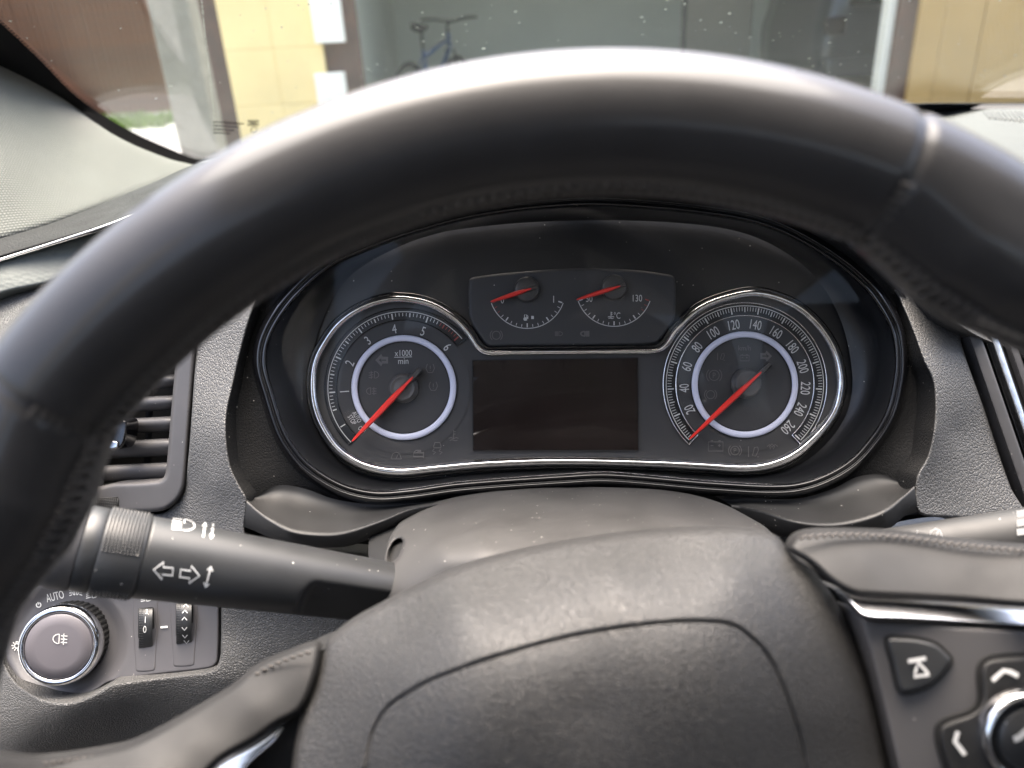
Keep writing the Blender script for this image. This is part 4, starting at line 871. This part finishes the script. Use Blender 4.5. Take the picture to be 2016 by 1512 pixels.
mb = MB(); ribbon(mb, [(1954, 1340), (1962, 1332), (1976, 1320), (1990, 1323), (2005, 1331)], 9, lambda X, Y: pdp(X, Y) - .0034); ribbon(mb, [(1886, 1440), (1880, 1460), (1888, 1470), (1900, 1486)], 9, lambda X, Y: pdp(X, Y) - .0034); mb.build('chevrons', M_WHT, b2, smooth=False)
rc = U(2012, 1444, pdp(2012, 1444)[0] - .002); kr = float(pdp(2012, 1444)[0]) / F
V, Fc = lathe(rc, toc, [(90*kr, 0), (90*kr, .0030), (86*kr, .0045), (80*kr, .0048), (74*kr, .0036), (72*kr, .001)], 72, False); link('chrome_ring', V, Fc, M_CHR, swp)
V, Fc = lathe(rc, toc, [(71*kr, .0005), (63*kr, .0010), (61*kr, .0036), (55*kr, .0046), (.0004, .0052)], 72); cbn = link('centre_button', V, Fc, M_STALK, swp)
mb = MB(); cd = float(pdp(2012, 1444)[0]) - .0075; ribbon(mb, [(1996, 1456), (2006, 1452), (2020, 1440), (2034, 1430)], 13, cd); mb.build('symbol', M_WHT, cbn, smooth=False)
# thread along the upper edges of both spokes
for path, name in (([(1575, 1058), (1650, 1053), (1740, 1055), (1820, 1063), (1900, 1074), (2016, 1084), (2150, 1092)], 'spoke_stitching'), ([(612, 1283), (575, 1294), (512, 1323), (452, 1369), (375, 1415), (297, 1458), (236, 1481), (85, 1506)], 'spoke_stitching')):
    P = spline(path, 4, False); P = resample(P, int(np.linalg.norm(np.diff(P, axis=0), axis=1).sum() / 15) + 1, False); mb = MB()
    dS = tps([(1575, 1058, .2515), (1700, 1055, .2545), (1900, 1074, .2505), (2016, 1084, .2445), (2150, 1092, .232)]) if path[0][0] > 1000 else tps([(612, 1283, .254), (512, 1323, .256), (375, 1415, .250), (236, 1481, .240), (85, 1506, .226)])
    for a, b in zip(P[:-1], P[1:]):
        q = np.linspace(a * .9 + b * .1, a * .15 + b * .85, 4) + np.array([[0, 3], [0, 1], [0, -1], [0, -3]]); mb.add(*tube(U(q[:, 0], q[:, 1], dS(q[:, 0], q[:, 1]) - .0012), .00055, 6))
    mb.build(name, M_STIT, sw)
# left spoke
sheet('spoke', [(632, 1280), (621, 1266), (575, 1280), (505, 1311), (446, 1357), (369, 1403), (291, 1446), (233, 1469), (78, 1493), (-120, 1500), (-120, 1800), (300, 1800), (360, 1600), (425, 1508), (505, 1459), (545, 1430), (592, 1402), (617, 1352)],
      tps([(620, 1268, .260), (500, 1315, .262), (370, 1404, .256), (230, 1470, .246), (78, 1494, .232), (-100, 1500, .205), (600, 1330, .246), (500, 1390, .238), (380, 1460, .228), (250, 1540, .214), (0, 1560, .200), (590, 1400, .250), (505, 1458, .245), (425, 1506, .238), (340, 1640, .225), (-100, 1700, .195), (100, 1750, .205)], .03), M_SPOKE, sw, step=8, er=14, eh=.006, skirt=.003)
sheet('chrome_strip', [(560, 1427), (556, 1440), (543, 1459), (490, 1507), (400, 1620), (330, 1620), (424, 1512), (505, 1464), (545, 1437)], lambda X, Y: .250 - .00014 * ((np.ravel(Y) - 1440) + (np.ravel(X) - 545) * .75), M_SATC, sw, step=6, er=6, eh=.003, skirt=.01)

# ================================================================== OUTSIDE
M_ASPH = mat('light concrete', (.19, .19, .186), .9, bump=('noise', 40, .004), var=.15, vscale=3)
M_GRASS = mat('grass', (.09, .16, .015), .9, var=.35, vscale=12)
M_WOOD = mat('fence wood', (.15, .066, .034), .8, var=.3, vscale=8)
M_YEL = mat('yellow board', (.85, .66, .33), .8, var=.08, vscale=2)  # colour raised to make up for the sun this wall lacks
M_YELSH = mat('shaded yellow board', (.42, .27, .105), .8, var=.08, vscale=2)  # yellow boards made darker: the right wall's shade as base colour
M_RENDER = mat('rough render', (.24, .22, .18), .95, bump=('noise', 14, .02), var=.12, vscale=5)
M_DKBR = mat('dark brown frame', (.10, .06, .045), .7, var=.3, vscale=6)
M_WPOST = mat('white post paint', (.75, .73, .67), .6, var=.06, vscale=4)
M_WBLK = mat('white block', (.82, .80, .74), .8, var=.05, vscale=4)
M_GREYW = mat('garage wall', (.46, .47, .40), .9, var=.05, vscale=1.5)
M_GREYD = mat('garage door dark', (.36, .335, .28), .8, var=.06, vscale=2)
M_TYRE = mat('tyre', (.015, .015, .016), .8, var=0)
M_BLUE = mat('bicycle blue', (.014, .07, .19), .35, var=0)
M_CARD = mat('dark car paint', (.035, .040, .046), .30, coat=.5, var=0)
M_CARG = mat('car glass', (.008, .010, .012), .08, var=0)
M_LAMP = mat('tail lamp', (.02, .012, .012), .25, var=0)
gr = link('ground', [(-60, -40, 0), (60, -40, 0), (60, 120, 0), (-60, 120, 0)], [(0, 1, 2, 3)], M_ASPH, None, False); tag(gr, kind='structure')
# grass verge: stuff
mb = MB()
for k in range(9000):
    x, y = rng.uniform(-16, -4.6), rng.uniform(11.2, 12.75); h = rng.uniform(.06, .16); a = rng.uniform(0, 6.28); u = np.array([math.cos(a), math.sin(a), 0]) * .018; l = rng.normal(0, .03, 2)
    mb.add([(x - u[0], y - u[1], 0), (x + u[0], y + u[1], 0), (x + l[0], y + l[1], h)], [(0, 1, 2)])
g = mb.build('grass', M_GRASS, None, False, (-8, 12, 0)); tag(g, 'strip of bright green grass at the foot of the wooden fence', 'grass', kind='stuff')
# fence of upright boards
fe = thing('wooden_fence', (-8, 13, 0), 'brown wooden fence of narrow upright boards behind the grass strip', 'fence')
V, Fc = box(-.030, .030, -.012, .012, 0, 2.3); me = None
for k in range(96):
    x = -13.0 + k * .085
    if me is None: o = link('board', np.array(V) + np.array(fe.location) + [x + 8, 0, .05], Fc, M_WOOD, fe, False); 
    if k == 0: me = bpy.data.meshes.new('board'); me.from_pydata(V, [], Fc); me.materials.append(M_WOOD); bpy.data.objects.remove(o)
    o = bpy.data.objects.new('board', me); COL.objects.link(o); o.parent = fe; o.location = (x + 8, random.uniform(-.006, .006), .05 + random.uniform(-.01, .01)); o.rotation_euler = (0, random.uniform(-.003, .003), 0)
V2, F2 = box(-13.05, -4.8, 13.062, 13.09, .05, 2.3); link('sky_blocker', V2, F2, M_DKBR, fe, False)  # added unseen panel: keeps bright sky out of the board gaps
for z in (.5, 1.8):
    V2, F2 = box(-13.05, -4.8, 13.012, 13.06, z, z + .09); link('rail', V2, F2, M_WOOD, fe, False)
# rendered corner post
xa, xb = WY(318, 140, 4.6)[0], WY(397, 140, 4.6)[0]
V, Fc = bevbox(xa, xb, 4.6, 4.78, 0, 3.2, .015); o = link('rendered_pillar', V, Fc, M_RENDER, None, False, loc=((xa+xb)/2, 4.85, 0)); tag(o, 'rough beige rendered pillar between the fence and the yellow wall', 'pillar')
# yellow boarded wall with brown edge
YW = 6.4
x0, x1 = WY(446, 120, YW)[0], WY(640, 120, YW)[0]
yw = thing('boarded_wall', ((x0+x1)/2, YW, 0), 'sunlit yellow boarded wall with a rough brown edge', 'wall')
V, Fc = box(x0 - .30, x1 + .26, YW + .03, YW + .16, 0, 3.2); link('backing_wall', V, Fc, M_DKBR, yw, False)
nb = 2; wv = (x1 - x0) / nb
for i in range(nb):
    for j, (z0, z1) in enumerate(((0, .62), (.622, 1.02), (1.022, 1.45), (1.452, 2.3), (2.302, 3.2))):
        V, Fc = bevbox(x0 + i*wv + .001, x0 + (i+1)*wv - .001, YW - .01 + random.uniform(-.003, .003), YW + .029, z0, z1, .003); link('panel', V, Fc, M_YEL, yw, False)
for (px0, px1, py0, py1) in ((622, 662, -40, 86), (642, 676, 142, 300)):
    a, b = WY(px0, py1, YW - .05), WY(px1, py0, YW - .05); V, Fc = bevbox(a[0], b[0], YW - .08, YW + .029, a[2], b[2], .006); link('white_block', V, Fc, M_WBLK, yw, False)
# garage: posts, walls, floor, ceiling
GY = 6.9
pa = WY(700, 100, GY)[0]; pb = WY(1748, 90, GY)[0]
V, Fc = bevbox(pa - .035, pa + .035, GY - .05, GY + .05, 0, 3, .006); o = link('door_post', V, Fc, M_WPOST, None, False, loc=(pa, GY, 0)); tag(o, 'slim white door post beside the brown frame and bicycle', 'post')
V, Fc = bevbox(pb - .065, pb + .065, GY - .07, GY + .07, 0, 3, .008); o = link('door_post', V, Fc, M_WPOST, None, False, loc=(pb, GY, 0)); tag(o, 'thick cream door post in front of the dark parked car', 'post')
ga = thing('garage', ((pa + pb)/2, GY + 2.4, 0), 'open garage with plain grey walls behind the bicycle', 'garage')
GB = GY + 3.6
V, Fc = box(pa - .4, pb + 2.2, GB, GB + .15, 0, 3.0); link('back_wall', V, Fc, M_GREYW, ga, False)
V, Fc = box(pa - .25, pa - .06, GY + .05, GB, 0, 3.0); link('side_wall', V, Fc, M_GREYW, ga, False)
V, Fc = box(pb + 2.1, pb + 2.25, GY + .1, GB, 0, 3.0); link('side_wall', V, Fc, M_GREYW, ga, False)
V, Fc = box(pa - .4, pb + 2.3, GY + .3, GB + .15, 2.6, 2.75); link('ceiling', V, Fc, M_GREYW, ga, False)
V, Fc = box(pa - .06, pb + 2.1, GY - .1, GB, .004, .10); link('floor_slab', V, Fc, M_ASPH, ga, False)
q0, q1, q2 = WY(1350, 60, GB - .05)[0], WY(1478, 60, GB - .05)[0], WY(1640, 60, GB - .05)[0]
V, Fc = bevbox(q0, q1 - .01, GB - .06, GB - .002, .1, 2.4, .006); link('wall_panel', V, Fc, M_GREYD, ga, False)
V, Fc = bevbox(q1 + .01, q2, GB - .05, GB - .002, .1, 2.4, .006); link('wall_panel', V, Fc, M_GREYW, ga, False)
V, Fc = bevbox(q0 - .05, q0 - .005, GB - .08, GB - .002, .1, 2.4, .006); link('door_edge', V, Fc, M_CARD, ga, False)
# yellow wall to the right, its shade put into an ochre colour
oc = thing('boarded_wall', (pb + 1.6, GY - .2, 0), 'yellow boarded wall toned down to ochre for shade, right of the cream door post', 'wall')
xs = WY(1800, 100, GY - .2)[0]
V, Fc = box(xs - .14, xs + 4.5, GY - .15, GY - .08, 0, 3.2); link('backing_wall', V, Fc, M_DKBR, oc, False)  # overhang left of the boards: dark strip standing for shadow by the post
for i, (a, b) in enumerate(((0, .20), (.205, .52), (.525, 1.0), (1.005, 1.5), (1.505, 2.4), (2.405, 3.4), (3.405, 4.5))):
    V, Fc = bevbox(xs + a, xs + b, GY - .2 + .006*(i % 2), GY - .15, 0, 3.2, .003); link('board', V, Fc, M_YELSH, oc, False)
# bicycle
bl = WY(852, 150, GY + 1.9); bi = thing('bicycle', (bl[0], GY + 1.9, .10), 'blue bicycle with black saddle leaning in the garage', 'bicycle')
hb = np.array([.42, .905, 0]); hb /= np.linalg.norm(hb); sb_ = np.array([hb[1], -hb[0], 0]); bo = np.array(bi.location)
lean = lambda p: bo + hb * p[0] + (sb_ * .05 * p[2]) + np.array([0, 0, p[2]]) + sb_ * p[1]
def bt(name, pts, r, m, par=bi, n=8): mb = MB(); mb.add(*tube(np.array([lean(p) for p in pts]), r, n)); return mb.build(name, m, par)
for xw in (-.52, .52):
    a = np.linspace(0, 2*np.pi, 48, endpoint=False); c = np.array([lean((xw + .325*math.cos(t), 0, .345 + .325*math.sin(t))) for t in a])
    mb = MB(); mb.add(*tube(c, .024, 8, True)); wo = mb.build('wheel', M_TYRE, bi)
    c2 = np.array([lean((xw + .297*math.cos(t), 0, .345 + .297*math.sin(t))) for t in a]); mb = MB(); mb.add(*tube(c2, .010, 6, True)); mb.build('wheel_rim', M_CARD, wo)
    mb = MB()
    for t in np.linspace(0, 2*np.pi, 20, endpoint=False): mb.add(*tube([lean((xw, 0, .345)), lean((xw + .29*math.cos(t), 0, .345 + .29*math.sin(t)))], .0014, 4))
    mb.build('spokes', M_CARD, wo)
mb = MB()
for a, b, r in (((-.10, 0, .30), (-.22, 0, .78), .018), ((-.10, 0, .30), (.36, 0, .78), .024), ((-.20, 0, .72), (.35, 0, .86), .019), ((.36, 0, .74), (.34, 0, .92), .02), ((-.10, .03, .30), (-.52, .05, .345), .011), ((-.10, -.03, .30), (-.52, -.05, .345), .011), ((-.21, .02, .72), (-.52, .05, .345), .010), ((-.21, -.02, .72), (-.52, -.05, .345), .010)):
    mb.add(*tube(np.array([lean(a), lean(b)]), r, 8))
mb.build('frame', M_BLUE, bi)
bt('fork', [(.36, .05, .76), (.44, .05, .55), (.52, .05, .345)], .013, M_TYRE); bt('fork', [(.36, -.05, .76), (.44, -.05, .55), (.52, -.05, .345)], .013, M_TYRE)
bt('seat_post', [(-.22, 0, .78), (-.25, 0, .96)], .013, M_TYRE)
mb = MB(); mb.add(*tube(np.array([lean((x, 0, .99)) for x in (-.40, -.36, -.28, -.18, -.11)]), [.03, .07, .065, .03, .015], 12, False, [.02, .03, .03, .02, .012])); mb.build('saddle', M_TYRE, bi)
bt('stem', [(.34, 0, .92), (.32, 0, 1.0), (.40, 0, 1.03)], .014, M_TYRE)
bt('handlebar', [(.36, -.34, 1.06), (.39, -.2, 1.06), (.40, 0, 1.03), (.39, .2, 1.06), (.36, .34, 1.06)], .014, M_TYRE)
mb = MB(); mb.add(*tube([lean((-.10, -.05, .30)), lean((-.10, .05, .30))], .09, 20)); mb.build('chainring', M_TYRE, bi)
bt('pedal_arm', [(-.10, .06, .30), (-.02, .06, .16), (-.02, .14, .16)], .012, M_TYRE); bt('pedal_arm', [(-.10, -.06, .30), (-.18, -.06, .44), (-.18, -.14, .44)], .012, M_TYRE)
# dark car parked inside, seen from behind
cx0 = WY(1616, 100, GY + 1.4)[0]; pcx = cx0 + .9; py = GY + 1.4
pcar = thing('parked_car', (pcx, py + 1, .10), 'dark grey car parked in the garage behind the cream post', 'car')
prof = [(-.86, .35), (-.90, .55), (-.90, .80), (-.84, 1.02), (-.74, 1.28), (-.64, 1.46), (.64, 1.46), (.74, 1.28), (.84, 1.02), (.90, .80), (.90, .55), (.86, .35)]
rg = []
for yy, s, zt in ((0, .93, .95), (.06, .985, .985), (.25, 1, 1), (1.6, 1, 1), (2.0, .97, .98)): rg.append(np.array([(pcx + x*s, py + yy + max(0, z - .85)*.32*(1 if yy < 1 else -.2), .10 + z*zt) for x, z in prof]))
V, Fc = loft(rg, True, True, True); body = link('body', V, Fc, M_CARD, pcar)
def rearquad(x0, x1, z0, z1, out, n=6):
    q = []
    for x, z in ((x0, z0), (x1, z0), (x1*.93, z1), (x0*.93, z1)): q.append((pcx + x, py + max(0, z/.95 - .85)*.32 - out, .10 + z))
    return np.array(q)
q = rearquad(-.66, .66, .96, 1.30, .012); qb = q + [0, .03, 0]; V, Fc = loft([q, qb], True, True, False); rw_ = link('rear_window', V, Fc, M_CARG, pcar, False)
e = resample(q, 60); mb = MB(); mb.add(*tube(e, .018, 8, True)); mb.build('window_seal', M_CARD, rw_)
for s in (-1, 1):
    V, Fc = bevbox(pcx + s*.78 - .1, pcx + s*.78 + .1, py - .03, py + .1, .82, .98, .02); link('tail_lamp', V, Fc, M_LAMP, pcar)
    V, Fc = lathe((pcx + s*.72, py + .55, .42), (1, 0, 0), [(.2, -.1), (.32, -.1), (.32, .1), (.2, .1)], 32); link('wheel', V, Fc, M_TYRE, pcar)
V, Fc = bevbox(pcx - .86, pcx + .86, py - .10, py + .12, .42, .62, .04); link('bumper', V, Fc, M_CARD, pcar)
V, Fc = bevbox(pcx - .26, pcx + .26, py - .03, py + .02, .70, .81, .006); link('number_plate', V, Fc, M_WPOST, pcar, False)
